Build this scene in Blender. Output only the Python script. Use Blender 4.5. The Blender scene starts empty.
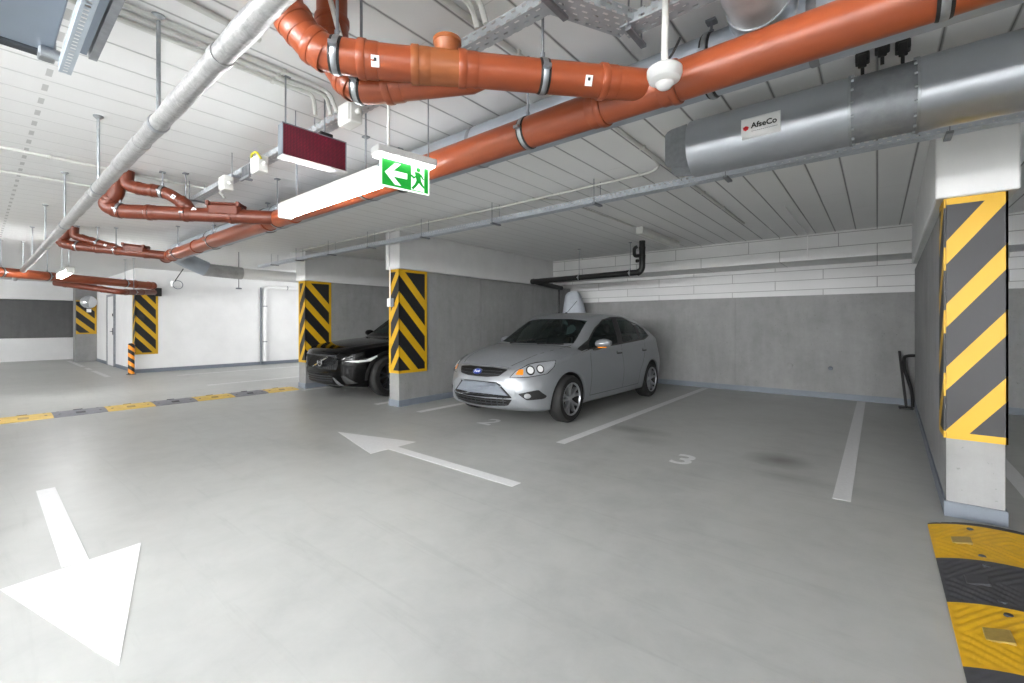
import bpy, bmesh, math, random
from mathutils import Vector, Matrix, Quaternion
from mathutils.bvhtree import BVHTree
random.seed(7)
SC = bpy.context.scene
COL = SC.collection
PI = math.pi
CEIL = 2.72

# ---------------------------------------------------------------- materials
MATS = {}
def srgb(c):
    if isinstance(c, (int, float)): c = (c, c, c)
    return tuple(((v/255)/12.92 if v/255 <= .04045 else ((v/255+.055)/1.055)**2.4) for v in c) + (1,)

class N:
    """small wrapper round a node tree"""
    def __init__(s, name):
        s.m = bpy.data.materials.new(name); s.m.use_nodes = True
        s.t = s.m.node_tree; s.n = s.t.nodes
        s.b = s.n['Principled BSDF']; s.out = s.n['Material Output']
        s._c = None
    def add(s, typ, **kw):
        n = s.n.new(typ)
        for k, v in kw.items(): setattr(n, k, v)
        return n
    def link(s, a, b): s.t.links.new(a, b)
    def set(s, **kw):
        for k, v in kw.items(): s.b.inputs[k.replace('_', ' ')].default_value = v
        return s
    def coord(s, kind='Object'):
        if s._c is None: s._c = s.add('ShaderNodeTexCoord')
        return s._c.outputs[kind]
    def val(s, x, sock):
        if hasattr(x, 'is_linked') or hasattr(x, 'links'): s.link(x, sock)
        else: sock.default_value = x
    def math(s, op, a, b=0.0, clamp=False):
        n = s.add('ShaderNodeMath', operation=op, use_clamp=clamp)
        s.val(a, n.inputs[0]); s.val(b, n.inputs[1]); return n.outputs[0]
    def noise(s, scale, detail=4, rough=.6, vec=None, dist=0.0):
        n = s.add('ShaderNodeTexNoise'); n.inputs['Scale'].default_value = scale
        n.inputs['Detail'].default_value = detail; n.inputs['Roughness'].default_value = rough
        n.inputs['Distortion'].default_value = dist
        s.link(vec if vec is not None else s.coord(), n.inputs['Vector']); return n.outputs['Fac']
    def ramp(s, fac, stops):
        n = s.add('ShaderNodeValToRGB'); e = n.color_ramp.elements
        while len(e) < len(stops): e.new(.5)
        for i, (p, c) in enumerate(stops): e[i].position = p; e[i].color = c if len(c) == 4 else tuple(c)+(1,)
        s.link(fac, n.inputs['Fac']); return n.outputs['Color']
    def mix(s, fac, a, b, mode='MIX'):
        n = s.add('ShaderNodeMix', data_type='RGBA', blend_type=mode)
        s.val(fac, n.inputs[0])
        for x, i in ((a, 6), (b, 7)):
            s.val(x, n.inputs[i])
        return n.outputs[2]
    def color(s, c): s.link(c, s.b.inputs['Base Color'])
    def bump(s, h, strength=.2, dist=.01):
        n = s.add('ShaderNodeBump'); n.inputs['Strength'].default_value = strength
        n.inputs['Distance'].default_value = dist
        s.link(h, n.inputs['Height']); s.link(n.outputs[0], s.b.inputs['Normal'])
    def xyz(s, vec=None):
        n = s.add('ShaderNodeSeparateXYZ'); s.link(vec if vec is not None else s.coord(), n.inputs[0])
        return n.outputs
    def comb(s, x, y, z=0.0):
        n = s.add('ShaderNodeCombineXYZ')
        s.val(x, n.inputs[0]); s.val(y, n.inputs[1]); s.val(z, n.inputs[2]); return n.outputs[0]

def simple(name, c, rough=.5, metal=0., var=.08, scale=6., bump=0., bscale=60., **kw):
    """a coloured surface with gentle noise in its tone"""
    m = N(name); c = srgb(c)
    f = m.noise(scale, 5)
    lo = tuple(v*(1-var) for v in c[:3])+(1,); hi = tuple(min(1, v*(1+var)) for v in c[:3])+(1,)
    m.color(m.ramp(f, [(.3, lo), (.7, hi)]))
    m.set(Roughness=rough, Metallic=metal, **kw)
    if bump: m.bump(m.noise(bscale, 4), bump, .004)
    MATS[name] = m.m
    return m.m

def emit(name, c, strength):
    m = N(name); m.set(Base_Color=srgb(c), Emission_Color=srgb(c), Emission_Strength=strength, Roughness=.4)
    MATS[name] = m.m; return m.m

def concrete(name, c, var=.22, bump=.25, rough=.8):
    m = N(name); c = srgb(c)
    f1 = m.noise(1.3, 6, .62, dist=.4); f2 = m.noise(9, 5, .7); f3 = m.noise(60, 3, .6)
    x, y, z = m.xyz()
    st = m.noise(3.0, 4, .6, vec=m.comb(m.math('MULTIPLY', x, 2.2), m.math('MULTIPLY', y, 2.2), m.math('MULTIPLY', z, .35)))
    s = m.math('ADD', m.math('MULTIPLY', f1, .45), m.math('MULTIPLY', f2, .25))
    s = m.math('ADD', s, m.math('MULTIPLY', st, .3))
    lo = tuple(v*(1-var) for v in c[:3])+(1,); hi = tuple(min(1, v*(1+var)) for v in c[:3])+(1,)
    col = m.ramp(s, [(.32, lo), (.5, c), (.68, hi)])
    pores = m.math('GREATER_THAN', m.noise(35, 2, .5), .71)
    m.color(m.mix(m.math('MULTIPLY', pores, .35), col, srgb(70)))
    m.set(Roughness=rough)
    m.bump(m.math('ADD', f2, m.math('MULTIPLY', f3, .5)), bump, .006)
    MATS[name] = m.m; return m.m

def blockwork(name, c, w, h, mort, mcol, ax='XZ', bump=.5, rough=.75, msmooth=.2, var=.05, offs=.5):
    m = N(name); c = srgb(c); o = m.xyz(); d = dict(X=o[0], Y=o[1], Z=o[2])
    b = m.add('ShaderNodeTexBrick'); b.offset = offs
    m.link(m.comb(d[ax[0]], d[ax[1]]), b.inputs['Vector'])
    for k, v in (('Scale', 1.), ('Mortar Size', mort), ('Mortar Smooth', msmooth), ('Brick Width', w), ('Row Height', h), ('Bias', 0.)):
        b.inputs[k].default_value = v
    b.inputs['Color1'].default_value = tuple(v*(1-var) for v in c[:3])+(1,)
    b.inputs['Color2'].default_value = c
    b.inputs['Mortar'].default_value = srgb(mcol)
    f = m.noise(2.0, 5, .6); g = m.noise(140, 3, .7)
    col = m.mix(m.math('MULTIPLY', m.math('SUBTRACT', f, .35), .35, True), b.outputs['Color'], tuple(v*.72 for v in c[:3])+(1,))
    m.color(col); m.set(Roughness=rough)
    m.bump(m.math('SUBTRACT', m.math('MULTIPLY', g, .12), b.outputs['Fac']), bump, .012)
    MATS[name] = m.m; return m

def hazard(name, slope, period, top, frac, umin, umax, zmin, zmax, bw=.045, smax=9., c1=(196, 152, 12), c2=(24, 24, 28)):
    """diagonal yellow and black bars; u (from the corner, metres) and z come from the UV map"""
    m = N(name); u, v, _ = m.xyz(m.coord('UV'))
    neg = m.math('LESS_THAN', u, 0.0); sl = m.math('ADD', slope[1], m.math('MULTIPLY', neg, slope[0]-slope[1]))
    s = m.math('ADD', v, m.math('MULTIPLY', m.math('ABSOLUTE', u), sl))
    q = m.math('FRACT', m.math('DIVIDE', m.math('SUBTRACT', top+20*period, s), period))
    yel = m.math('MULTIPLY', m.math('LESS_THAN', q, frac), m.math('LESS_THAN', s, smax))
    for e in (m.math('LESS_THAN', u, umin+bw), m.math('GREATER_THAN', u, umax-bw),
              m.math('LESS_THAN', v, zmin+bw), m.math('GREATER_THAN', v, zmax-bw)):
        yel = m.math('MAXIMUM', yel, e)
    wear = m.math('GREATER_THAN', m.noise(23, 5, .7), .735)
    col = m.mix(yel, srgb(c2), srgb(c1))
    col = m.mix(m.math('MULTIPLY', wear, .5), col, srgb(120))
    m.color(col); m.set(Roughness=.5); m.bump(m.noise(90, 2), .1, .003)
    MATS[name] = m.m; return m.m

# ---------------------------------------------------------------- objects
def tag(o, label=None, cat=None, group=None, kind=None):
    if label: o['label'] = label
    if cat: o['category'] = cat
    if group: o['group'] = group
    if kind: o['kind'] = kind
    return o

def thing(name, label, cat, loc=(0, 0, 0), rz=0., group=None):
    o = bpy.data.objects.new(name, None); COL.objects.link(o)
    o.empty_display_size = .1
    o.location = loc; o.rotation_euler = (0, 0, rz)
    return tag(o, label, cat, group)

def obj(name, bm, mats, parent=None, smooth=None, label=None):
    me = bpy.data.meshes.new(name)
    bmesh.ops.recalc_face_normals(bm, faces=bm.faces[:])
    bm.to_mesh(me); bm.free()
    if not isinstance(mats, (list, tuple)): mats = [mats]
    for m in mats: me.materials.append(MATS[m] if isinstance(m, str) else m)
    if smooth is not None:
        for p in me.polygons: p.use_smooth = True
        if smooth < 3.1: me.set_sharp_from_angle(angle=smooth)
    o = bpy.data.objects.new(name, me); COL.objects.link(o)
    if parent is not None: o.parent = parent
    if label: o['label'] = label
    return o

def struct(name, bm, mats, label, cat, smooth=None):
    o = obj(name, bm, mats, smooth=smooth); return tag(o, label, cat, kind='structure')

def copy_tree(o, parent=None):
    c = o.copy(); COL.objects.link(c)
    if parent is not None: c.parent = parent
    for ch in [q for q in bpy.data.objects if q.parent == o]: copy_tree(ch, c)
    return c

def B(): return bmesh.new()

def box(bm, x0, x1, y0, y1, z0, z1, bev=0., mi=0, seg=1):
    r = bmesh.ops.create_cube(bm, size=1)
    vs = r['verts']
    for v in vs:
        v.co = Vector((x0+(v.co.x+.5)*(x1-x0), y0+(v.co.y+.5)*(y1-y0), z0+(v.co.z+.5)*(z1-z0)))
    fs = set(f for v in vs for f in v.link_faces)
    for f in fs: f.material_index = mi
    if bev:
        es = list(set(e for v in vs for e in v.link_edges))
        r = bmesh.ops.bevel(bm, geom=es, offset=bev, segments=seg, affect='EDGES', profile=.5)
        for f in r['faces']: f.material_index = mi
    return vs

def obox(bm, c, ux, uy, uz, sx, sy, sz, bev=0., mi=0):
    """box of size sx,sy,sz centred on c with axes ux,uy,uz"""
    tmp = bmesh.new(); box(tmp, -sx/2, sx/2, -sy/2, sy/2, -sz/2, sz/2, bev, mi)
    M = Matrix((Vector(ux).normalized(), Vector(uy).normalized(), Vector(uz).normalized())).transposed().to_4x4()
    M.translation = Vector(c); tmp.transform(M); merge(bm, tmp)

def merge(bm, other):
    me = bpy.data.meshes.new('tmp'); other.to_mesh(me); other.free(); bm.from_mesh(me); bpy.data.meshes.remove(me)

def frames(pts):
    """tangents and transported normals along a polyline"""
    n = len(pts); T = []
    for i in range(n):
        a = pts[max(i-1, 0)]; b = pts[min(i+1, n-1)]
        T.append((b-a).normalized())
    up = Vector((0, 0, 1)) if abs(T[0].z) < .9 else Vector((1, 0, 0))
    nr = T[0].cross(up).normalized(); out = []
    for i in range(n):
        nr = (nr - T[i]*nr.dot(T[i])).normalized()
        out.append((T[i], nr, T[i].cross(nr)))
    return out

def sweep(bm, pts, r, seg=16, mi=0, cap=True):
    """tube along pts; r number or list"""
    pts = [Vector(p) for p in pts]; F = frames(pts); rings = []
    for i, p in enumerate(pts):
        rr = r[i] if isinstance(r, (list, tuple)) else r
        rings.append([bm.verts.new(p + (F[i][1]*math.cos(2*PI*k/seg) + F[i][2]*math.sin(2*PI*k/seg))*rr) for k in range(seg)])
    for a, b in zip(rings, rings[1:]):
        for k in range(seg):
            f = bm.faces.new((a[k], a[(k+1) % seg], b[(k+1) % seg], b[k])); f.material_index = mi
    if cap:
        for ring in (rings[0], rings[-1]):
            f = bm.faces.new(ring); f.material_index = mi
    return bm

def fillet(pts, rad, n=6):
    """polyline with rounded corners"""
    pts = [Vector(p) for p in pts]; out = [pts[0]]
    for i in range(1, len(pts)-1):
        a, b, c = pts[i-1], pts[i], pts[i+1]
        u = (a-b); v = (c-b); d = min(rad, u.length*.49, v.length*.49)
        p0 = b+u.normalized()*d; p1 = b+v.normalized()*d
        for k in range(n+1):
            t = k/n; out.append(p0*(1-t)**2 + b*2*t*(1-t) + p1*t*t)
    out.append(pts[-1]); return out

def rod(bm, a, b, r, seg=8, mi=0): return sweep(bm, [a, b], r, seg, mi)

def lathe(bm, prof, origin=(0, 0, 0), axis='Z', seg=32, mi=0, close=False):
    """prof: list of (radius, height)"""
    o = Vector(origin); rings = []
    def P(r, h, a):
        c, s = math.cos(a)*r, math.sin(a)*r
        return o + (Vector((c, s, h)) if axis == 'Z' else Vector((h, c, s)) if axis == 'X' else Vector((s, h, c)))
    for r, h in prof:
        if r < 1e-6: rings.append([bm.verts.new(P(0, h, 0))])
        else: rings.append([bm.verts.new(P(r, h, 2*PI*k/seg)) for k in range(seg)])
    prs = list(zip(rings, rings[1:]))
    if close: prs.append((rings[-1], rings[0]))
    for a, b in prs:
        for k in range(seg):
            k2 = (k+1) % seg
            if len(a) == 1 and len(b) == 1: continue
            if len(a) == 1: vs = (a[0], b[k2], b[k])
            elif len(b) == 1: vs = (a[k], a[k2], b[0])
            else: vs = (a[k], a[k2], b[k2], b[k])
            f = bm.faces.new(vs); f.material_index = mi
    return bm

def prism(bm, poly, M, th, mi=0):
    """flat outline (list of 2D points) given thickness; M places local xy into the world, extruded along +z"""
    a = [bm.verts.new(M @ Vector((x, y, 0))) for x, y in poly]
    b = [bm.verts.new(M @ Vector((x, y, th))) for x, y in poly]
    n = len(poly)
    for fs in [list(reversed(a)), b] + [[a[i], a[(i+1) % n], b[(i+1) % n], b[i]] for i in range(n)]:
        f = bm.faces.new(fs); f.material_index = mi
    return bm

def plane_M(o, ux, uy):
    ux = Vector(ux).normalized(); uy = Vector(uy).normalized(); uz = ux.cross(uy)
    M = Matrix((ux, uy, uz)).transposed().to_4x4(); M.translation = Vector(o); return M

def text_bm(body, size, M, depth=.001, bold=0., spacing=1.):
    cu = bpy.data.curves.new('lettering', 'FONT'); cu.body = body; cu.size = size
    cu.align_x = 'CENTER'; cu.align_y = 'CENTER'; cu.extrude = depth; cu.offset = bold; cu.space_character = spacing
    cu.resolution_u = 3
    o = bpy.data.objects.new('lettering', cu); COL.objects.link(o)
    dg = bpy.context.evaluated_depsgraph_get()
    me = bpy.data.meshes.new_from_object(o.evaluated_get(dg))
    bm = bmesh.new(); bm.from_mesh(me); bm.transform(M)
    bpy.data.objects.remove(o); bpy.data.curves.remove(cu); bpy.data.meshes.remove(me)
    return bm

def ellipse(cx, cy, rx, ry, n=28): return [(cx+rx*math.cos(2*PI*i/n), cy+ry*math.sin(2*PI*i/n)) for i in range(n)]
EXPOSURE = 2.75
# ---------------------------------------------------------------- cars
def pchip(xs, ys):
    n = len(xs); h = [xs[i+1]-xs[i] for i in range(n-1)]; d = [(ys[i+1]-ys[i])/h[i] for i in range(n-1)]
    m = [0.]*n; m[0] = d[0]; m[-1] = d[-1]
    for i in range(1, n-1):
        if d[i-1]*d[i] > 0:
            w1 = 2*h[i]+h[i-1]; w2 = h[i]+2*h[i-1]; m[i] = (w1+w2)/(w1/d[i-1]+w2/d[i])
    def f(x):
        if x <= xs[0]: return ys[0]
        if x >= xs[-1]: return ys[-1]
        i = max(k for k in range(n-1) if xs[k] <= x); t = (x-xs[i])/h[i]
        return ((1+2*t)*(1-t)**2*ys[i] + t*(1-t)**2*h[i]*m[i] + t*t*(3-2*t)*ys[i+1] + t*t*(t-1)*h[i]*m[i+1])
    return f

def catmull(P, n):
    out = []
    Q = [P[0]*2-P[1]] + P + [P[-1]*2-P[-2]]
    for i in range(1, len(Q)-2):
        a, b, c, d = Q[i-1], Q[i], Q[i+1], Q[i+2]
        for k in range(n):
            t = k/n
            out.append(.5*((2*b) + (c-a)*t + (2*a-5*b+4*c-d)*t*t + (3*b-a-3*c+d)*t**3))
    out.append(P[-1]); return out

class Car:
    def __init__(s, spec):
        s.sp = spec; T = spec['table']; ys = [r[0] for r in T]
        s.f = [pchip(ys, [r[i] for r in T]) for i in range(1, len(T[0]))]   # zb wm zm zs ws zr wr zt
        bw = spec['bow']; s.bow = pchip([b[0] for b in bw], [b[1] for b in bw])
        s.W = spec['W']
    def section(s, y):
        zb, wm, zm, zs, ws, zr, wr, zt = [f(y) for f in s.f]
        P = [(0, zb), (wm*.55, zb), (wm*.90, zb+.01), (wm*.97, zb+(zm-zb)*.28), (wm, zm), (wm*.35+ws*.65, zm+(zs-zm)*.72), (ws, zs),
             (ws*.55+wr*.45, zs+(zr-zs)*.5), (wr, zr), (wr*.8, zr+(zt-zr)*.52), (wr*.42, zr+(zt-zr)*.9), (0, zt)]
        P = [Vector((a, b, 0)) for a, b in P]
        return catmull(P, 5)
    def body(s):
        L = s.sp['L']; st = []; y = 0.
        while y < L:
            st.append(y)
            e = min(y, L-y); y += .008 + min(.034, e*.14)
        st.append(L)
        bm = bmesh.new(); rings = []
        for y in st:
            h = s.section(y); bo = s.bow(y)
            full = [(p.x, p.y) for p in h] + [(-p.x, p.y) for p in reversed(h[1:-1])]
            rings.append([bm.verts.new((x, y + bo*(x/s.W)**2, z)) for x, z in full])
        n = len(rings[0])
        for a, b in zip(rings, rings[1:]):
            for k in range(n): bm.faces.new((a[k], a[(k+1) % n], b[(k+1) % n], b[k]))
        bm.faces.new(rings[0]); bm.faces.new(rings[-1])
        bmesh.ops.recalc_face_normals(bm, faces=bm.faces[:])
        return bm

def clip_region(bm, poly, pick, to3, dirv):
    """cut the outline poly (convex, 2D) out of bm by planes that hold dirv; returns faces inside"""
    n = len(poly); area = sum(poly[i][0]*poly[(i+1) % n][1]-poly[(i+1) % n][0]*poly[i][1] for i in range(n))
    if area < 0: poly = poly[::-1]
    cur = [f for f in bm.faces if pick(f)]
    for i in range(n):
        a, b = to3(*poly[i]), to3(*poly[(i+1) % n])
        no = (b-a).cross(dirv).normalized()
        c = to3(sum(p[0] for p in poly)/n, sum(p[1] for p in poly)/n)
        if no.dot(c-a) < 0: no = -no          # points inward
        geom = list(set(cur) | set(e for f in cur for e in f.edges) | set(v for f in cur for v in f.verts))
        r = bmesh.ops.bisect_plane(bm, geom=geom, plane_co=a, plane_no=no, dist=1e-5)
        fs = set(f for f in r['geom'] if isinstance(f, bmesh.types.BMFace)) | set(f for f in cur if f.is_valid)
        cur = [f for f in fs if f.is_valid and (f.calc_center_median()-a).dot(no) > 0]
    return cur

VIEW = {  # view name -> (2D to 3D, direction of look, which faces)
    'left': (lambda u, v: Vector((2, u, v)), Vector((-1, 0, 0))),
    'right': (lambda u, v: Vector((-2, u, v)), Vector((1, 0, 0))),
    'front': (lambda u, v: Vector((u, -2, v)), Vector((0, 1, 0))),
    'rear': (lambda u, v: Vector((u, 8, v)), Vector((0, -1, 0))),
    'top': (lambda u, v: Vector((u, v, 4)), Vector((0, 0, -1))),
    'cornerl': (lambda u, v: Vector((u*.7071+1.5, u*.7071-1.5, v)), Vector((-.7071, .7071, 0))),
    'cornerr': (lambda u, v: Vector((-u*.7071-1.5, u*.7071-1.5, v)), Vector((.7071, .7071, 0))),
}

def rounded(poly, r, n=3):
    out = []; m = len(poly)
    for i in range(m):
        a, b, c = (Vector(poly[(i-1) % m]), Vector(poly[i]), Vector(poly[(i+1) % m]))
        u, v = a-b, c-b; d = min(r, u.length*.45, v.length*.45)
        p0, p1 = b+u.normalized()*d, b+v.normalized()*d
        for k in range(n+1):
            t = k/n; q = p0*(1-t)**2 + b*2*t*(1-t) + p1*t*t; out.append((q.x, q.y))
    return out

def grow(poly, d):
    n = len(poly); cx = sum(p[0] for p in poly)/n; cy = sum(p[1] for p in poly)/n; out = []
    for x, y in poly:
        l = math.hypot(x-cx, y-cy); out.append((cx+(x-cx)*(l+d)/l, cy+(y-cy)*(l+d)/l))
    return out

def patch(bvh, polys, view, off=.003, cell=.03, mi=0, bm=None, th=.006):
    """a shell that follows the body: convex outlines in a view, laid on the surface bvh, off metres proud of it"""
    to3, d = VIEW[view]; out = bm or bmesh.new()
    for poly in polys:
        us = [p[0] for p in poly]; vs = [p[1] for p in poly]
        nu = max(2, int((max(us)-min(us))/cell)); nv = max(2, int((max(vs)-min(vs))/cell))
        g = bmesh.new(); V = {}
        for i in range(nu+1):
            for j in range(nv+1):
                V[i, j] = g.verts.new((min(us)+(max(us)-min(us))*i/nu, min(vs)+(max(vs)-min(vs))*j/nv, 0))
        for i in range(nu):
            for j in range(nv): g.faces.new((V[i, j], V[i+1, j], V[i+1, j+1], V[i, j+1]))
        n = len(poly); cx, cy = sum(us)/n, sum(vs)/n
        for i in range(n):
            a = Vector((*poly[i], 0)); b = Vector((*poly[(i+1) % n], 0)); e = b-a
            if e.length < 1e-5: continue
            no = Vector((-e.y, e.x, 0))
            if no.dot(Vector((cx, cy, 0))-a) < 0: no = -no
            bmesh.ops.bisect_plane(g, geom=g.verts[:]+g.edges[:]+g.faces[:], plane_co=a, plane_no=-no, clear_outer=True, dist=1e-6)
        bad = []
        for v in g.verts:
            o = to3(v.co.x, v.co.y); h, nn, _, _ = bvh.ray_cast(o, d)
            if h is None: bad.append(v); continue
            if nn.dot(d) > 0: nn = -nn
            v.co = h + nn*off
        if bad: bmesh.ops.delete(g, geom=bad, context='VERTS')
        if th and g.faces:
            bmesh.ops.recalc_face_normals(g, faces=g.faces[:])
            be = [e for e in g.edges if e.is_boundary]
            r = bmesh.ops.extrude_edge_only(g, edges=be)
            for v in [q for q in r['geom'] if isinstance(q, bmesh.types.BMVert)]: v.co = v.co + d*th
        for f in g.faces: f.material_index = mi
        merge(out, g)
    return out

def strip(bvh, line, view, w=.006, off=.0012, n=14, bm=None, mi=0):
    """a thin dark gap that follows the body along a 2D line"""
    to3, d = VIEW[view]; out = bm or bmesh.new(); L = []
    for a, b in zip(line, line[1:]):
        k = max(1, int(math.hypot(b[0]-a[0], b[1]-a[1])/.03))
        for i in range(k): L.append(Vector((a[0]+(b[0]-a[0])*i/k, a[1]+(b[1]-a[1])*i/k)))
    L.append(Vector(line[-1])); prev = None
    for i, p in enumerate(L):
        t = (L[min(i+1, len(L)-1)]-L[max(i-1, 0)]).normalized(); nr = Vector((-t.y, t.x))*w/2; row = []
        for q in (p-nr, p+nr):
            h, nn, _, _ = bvh.ray_cast(to3(q.x, q.y), d)
            if h is None: break
            if nn.dot(d) > 0: nn = -nn
            row.append(out.verts.new(h+nn*off))
        if len(row) < 2: prev = None; continue
        if prev: out.faces.new((prev[0], prev[1], row[1], row[0])).material_index = mi
        prev = row
    return out

def circle(cy, cz, r, n=28): return [(cy+r*math.cos(2*PI*i/n), cz+r*math.sin(2*PI*i/n)) for i in range(n)]

def arch_liner(bvh, cy, cz, r, side, depth=.26):
    """black inner skin of a wheel arch, from the edge of the opening inwards"""
    bm = bmesh.new(); prev = None; view = 'left' if side > 0 else 'right'; to3, d = VIEW[view]
    for i in range(41):
        a = -0.25 + (PI+.5)*i/40; y, z = cy+r*math.cos(a), cz+r*math.sin(a)
        h, nn, _, _ = bvh.ray_cast(to3(cy+(r+.006)*math.cos(a), cz+(r+.006)*math.sin(a)), d)
        x = h.x if h is not None and abs(h.x) > .5 else side*.8
        row = [bm.verts.new((x-side*.002, y, z)), bm.verts.new((x-side*depth, y, z)), bm.verts.new((x-side*depth, cy, cz))]
        if prev:
            bm.faces.new((prev[0], row[0], row[1], prev[1]))
            bm.faces.new((prev[1], row[1], row[2], prev[2]))
        prev = row
    bmesh.ops.remove_doubles(bm, verts=bm.verts[:], dist=1e-4)
    return bm

def arch_lip(bvh, cy, cz, r, side, w=.035, out=.007, a0=-.1):
    bm = bmesh.new(); prev = None; view = 'left' if side > 0 else 'right'; to3, d = VIEW[view]
    for i in range(49):
        a = a0 + (PI-2*a0)*i/48; row = []
        for k, (dr, o) in enumerate(((-.004, -.02), (-.003, out*.7), (.012, out), (w, .001))):
            h, nn, _, _ = bvh.ray_cast(to3(cy+(r+max(dr, .004))*math.cos(a), cz+(r+max(dr, .004))*math.sin(a)), d)
            if h is None or abs(h.x) < .5: row = None; break
            row.append(bm.verts.new((h.x+side*o, cy+(r+dr)*math.cos(a), cz+(r+dr)*math.sin(a))))
        if prev and row:
            for k in range(3): bm.faces.new((prev[k], row[k], row[k+1], prev[k+1]))
        prev = row
    return bm

def make_wheel(parent, name, loc, side, R, w, rim_mat, spokes=5, twin=True):
    """wheel centred on loc; outer face towards side (+1: +x)"""
    e = bpy.data.objects.new(name, None); COL.objects.link(e); e.parent = parent; e.location = loc
    r = R*.69; s = side
    bm = B()
    prof = [(r*.98, -w/2), (R*.90, -w/2-.004), (R*.965, -w*.42), (R, -w*.30), (R, w*.30), (R*.965, w*.42), (R*.90, w/2+.004), (r*.98, w/2), (r*.94, w*.3), (r*.94, -w*.3)]
    lathe(bm, [(a, b*s) for a, b in prof], axis='X', seg=48, close=True)
    for k in range(4):                                   # tread grooves as raised ribs are below the picture's grain
        pass
    obj('tire', bm, 'rubber', e, smooth=.7)
    bm = B()
    lathe(bm, [(h, x*s) for h, x in ((r*1.0, w*.47), (r*1.0, w*.52), (r*.955, w*.52), (r*.91, w*.44))], axis='X', seg=48)
    lathe(bm, [(h, x*s) for h, x in ((r*.91, w*.44), (r*.88, 0), (r*.88, -w*.45), (r*.99, -w*.47))], axis='X', seg=48, mi=1)
    lathe(bm, [(h, x*s) for h, x in ((0, w*.40), (r*.14, w*.40), (r*.19, w*.36), (r*.22, w*.28), (r*.2, w*.1))], axis='X', seg=32)
    for k in range(spokes):
        for q in ((-1, 1) if twin else (0,)):
            a0 = 2*PI*(k/spokes) + PI/2 + .12
            a1 = a0 + q*(.26 if twin else 0); am = a0 + q*(.10 if twin else 0)
            rows = []
            for rr, aa, hw, xo in ((r*.16, am, r*.10, w*.37), (r*.5, (am+a1)/2, r*.085, w*.40), (r*.93, a1, r*.105 if twin else r*.13, w*.43)):
                c = Vector((0, math.cos(aa), math.sin(aa))); t = Vector((0, -math.sin(aa), math.cos(aa)))
                rows.append([bm.verts.new(c*rr + t*hw*o1 + Vector((s*(xo+o2), 0, 0))) for o1, o2 in ((-1, -.045), (-.75, 0), (.75, 0), (1, -.045))])
            for a, b in zip(rows, rows[1:]):
                for i in range(4): bm.faces.new((a[i], a[(i+1) % 4], b[(i+1) % 4], b[i]))
            bm.faces.new(rows[-1])
    obj('rim', bm, [rim_mat, 'post_black'], e, smooth=.6)
    bm = B(); lathe(bm, [(0, s*w*.02), (r*.62, s*w*.02), (r*.62, s*-.01), (0, s*-.01)], axis='X', seg=32)
    obj('brake_disc', bm, 'iron', e)
    return e

def seat(bm, x, y, z, w=.48, rear=False):
    box(bm, x-w/2, x+w/2, y, y+.5, z, z+.18, .05, seg=2)
    obox(bm, (x, y+.55, z+.42), (1, 0, 0), (0, 1, -.28), (0, .28, 1), w, .14, .62, .05)
    for hx in ((-.0,) if not rear else (0,)):
        obox(bm, (x+hx, y+.67, z+.83), (1, 0, 0), (0, 1, -.2), (0, .2, 1), .26, .10, .19, .04)

FOCUS = dict(L=4.34, W=.92, table=[
    # y    zb   wm    zm   zs    ws    zr    wr    zt
    (0.00, .36, .55, .45, .52, .50, .55, .40, .57),
    (0.03, .27, .66, .46, .58, .61, .63, .50, .655),
    (0.08, .225, .73, .48, .63, .67, .695, .55, .72),
    (0.16, .20, .79, .50, .68, .73, .75, .59, .775),
    (0.30, .185, .83, .52, .745, .78, .805, .63, .84),
    (0.60, .18, .87, .54, .83, .83, .885, .68, .925),
    (0.85, .18, .89, .55, .875, .85, .925, .70, .97),
    (1.02, .18, .90, .56, .90, .86, .945, .71, .995),
    (1.12, .18, .905, .56, .91, .863, .965, .705, 1.025),
    (1.30, .18, .91, .57, .925, .867, 1.04, .68, 1.115),
    (1.60, .18, .915, .57, .94, .87, 1.20, .63, 1.275),
    (1.85, .18, .92, .58, .95, .872, 1.325, .59, 1.39),
    (2.05, .18, .92, .58, .96, .872, 1.395, .57, 1.447),
    (2.40, .18, .92, .58, .97, .872, 1.42, .565, 1.475),
    (2.80, .18, .92, .59, .985, .87, 1.418, .56, 1.472),
    (3.20, .18, .92, .60, 1.00, .865, 1.395, .56, 1.448),
    (3.50, .19, .915, .61, 1.02, .85, 1.35, .56, 1.41),
    (3.75, .21, .905, .62, 1.03, .83, 1.285, .57, 1.335),
    (4.00, .24, .885, .62, 1.03, .80, 1.185, .60, 1.215),
    (4.18, .28, .85, .62, .99, .76, 1.08, .60, 1.10),
    (4.28, .32, .80, .60, .91, .70, .97, .55, .99),
    (4.34, .40, .66, .58, .76, .55, .80, .42, .82)],
    bow=[(0, .37), (.3, .27), (.7, .20), (1.1, .17), (1.9, .09), (2.5, 0.), (3.4, -.02), (4.0, -.12), (4.34, -.26)])
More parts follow.
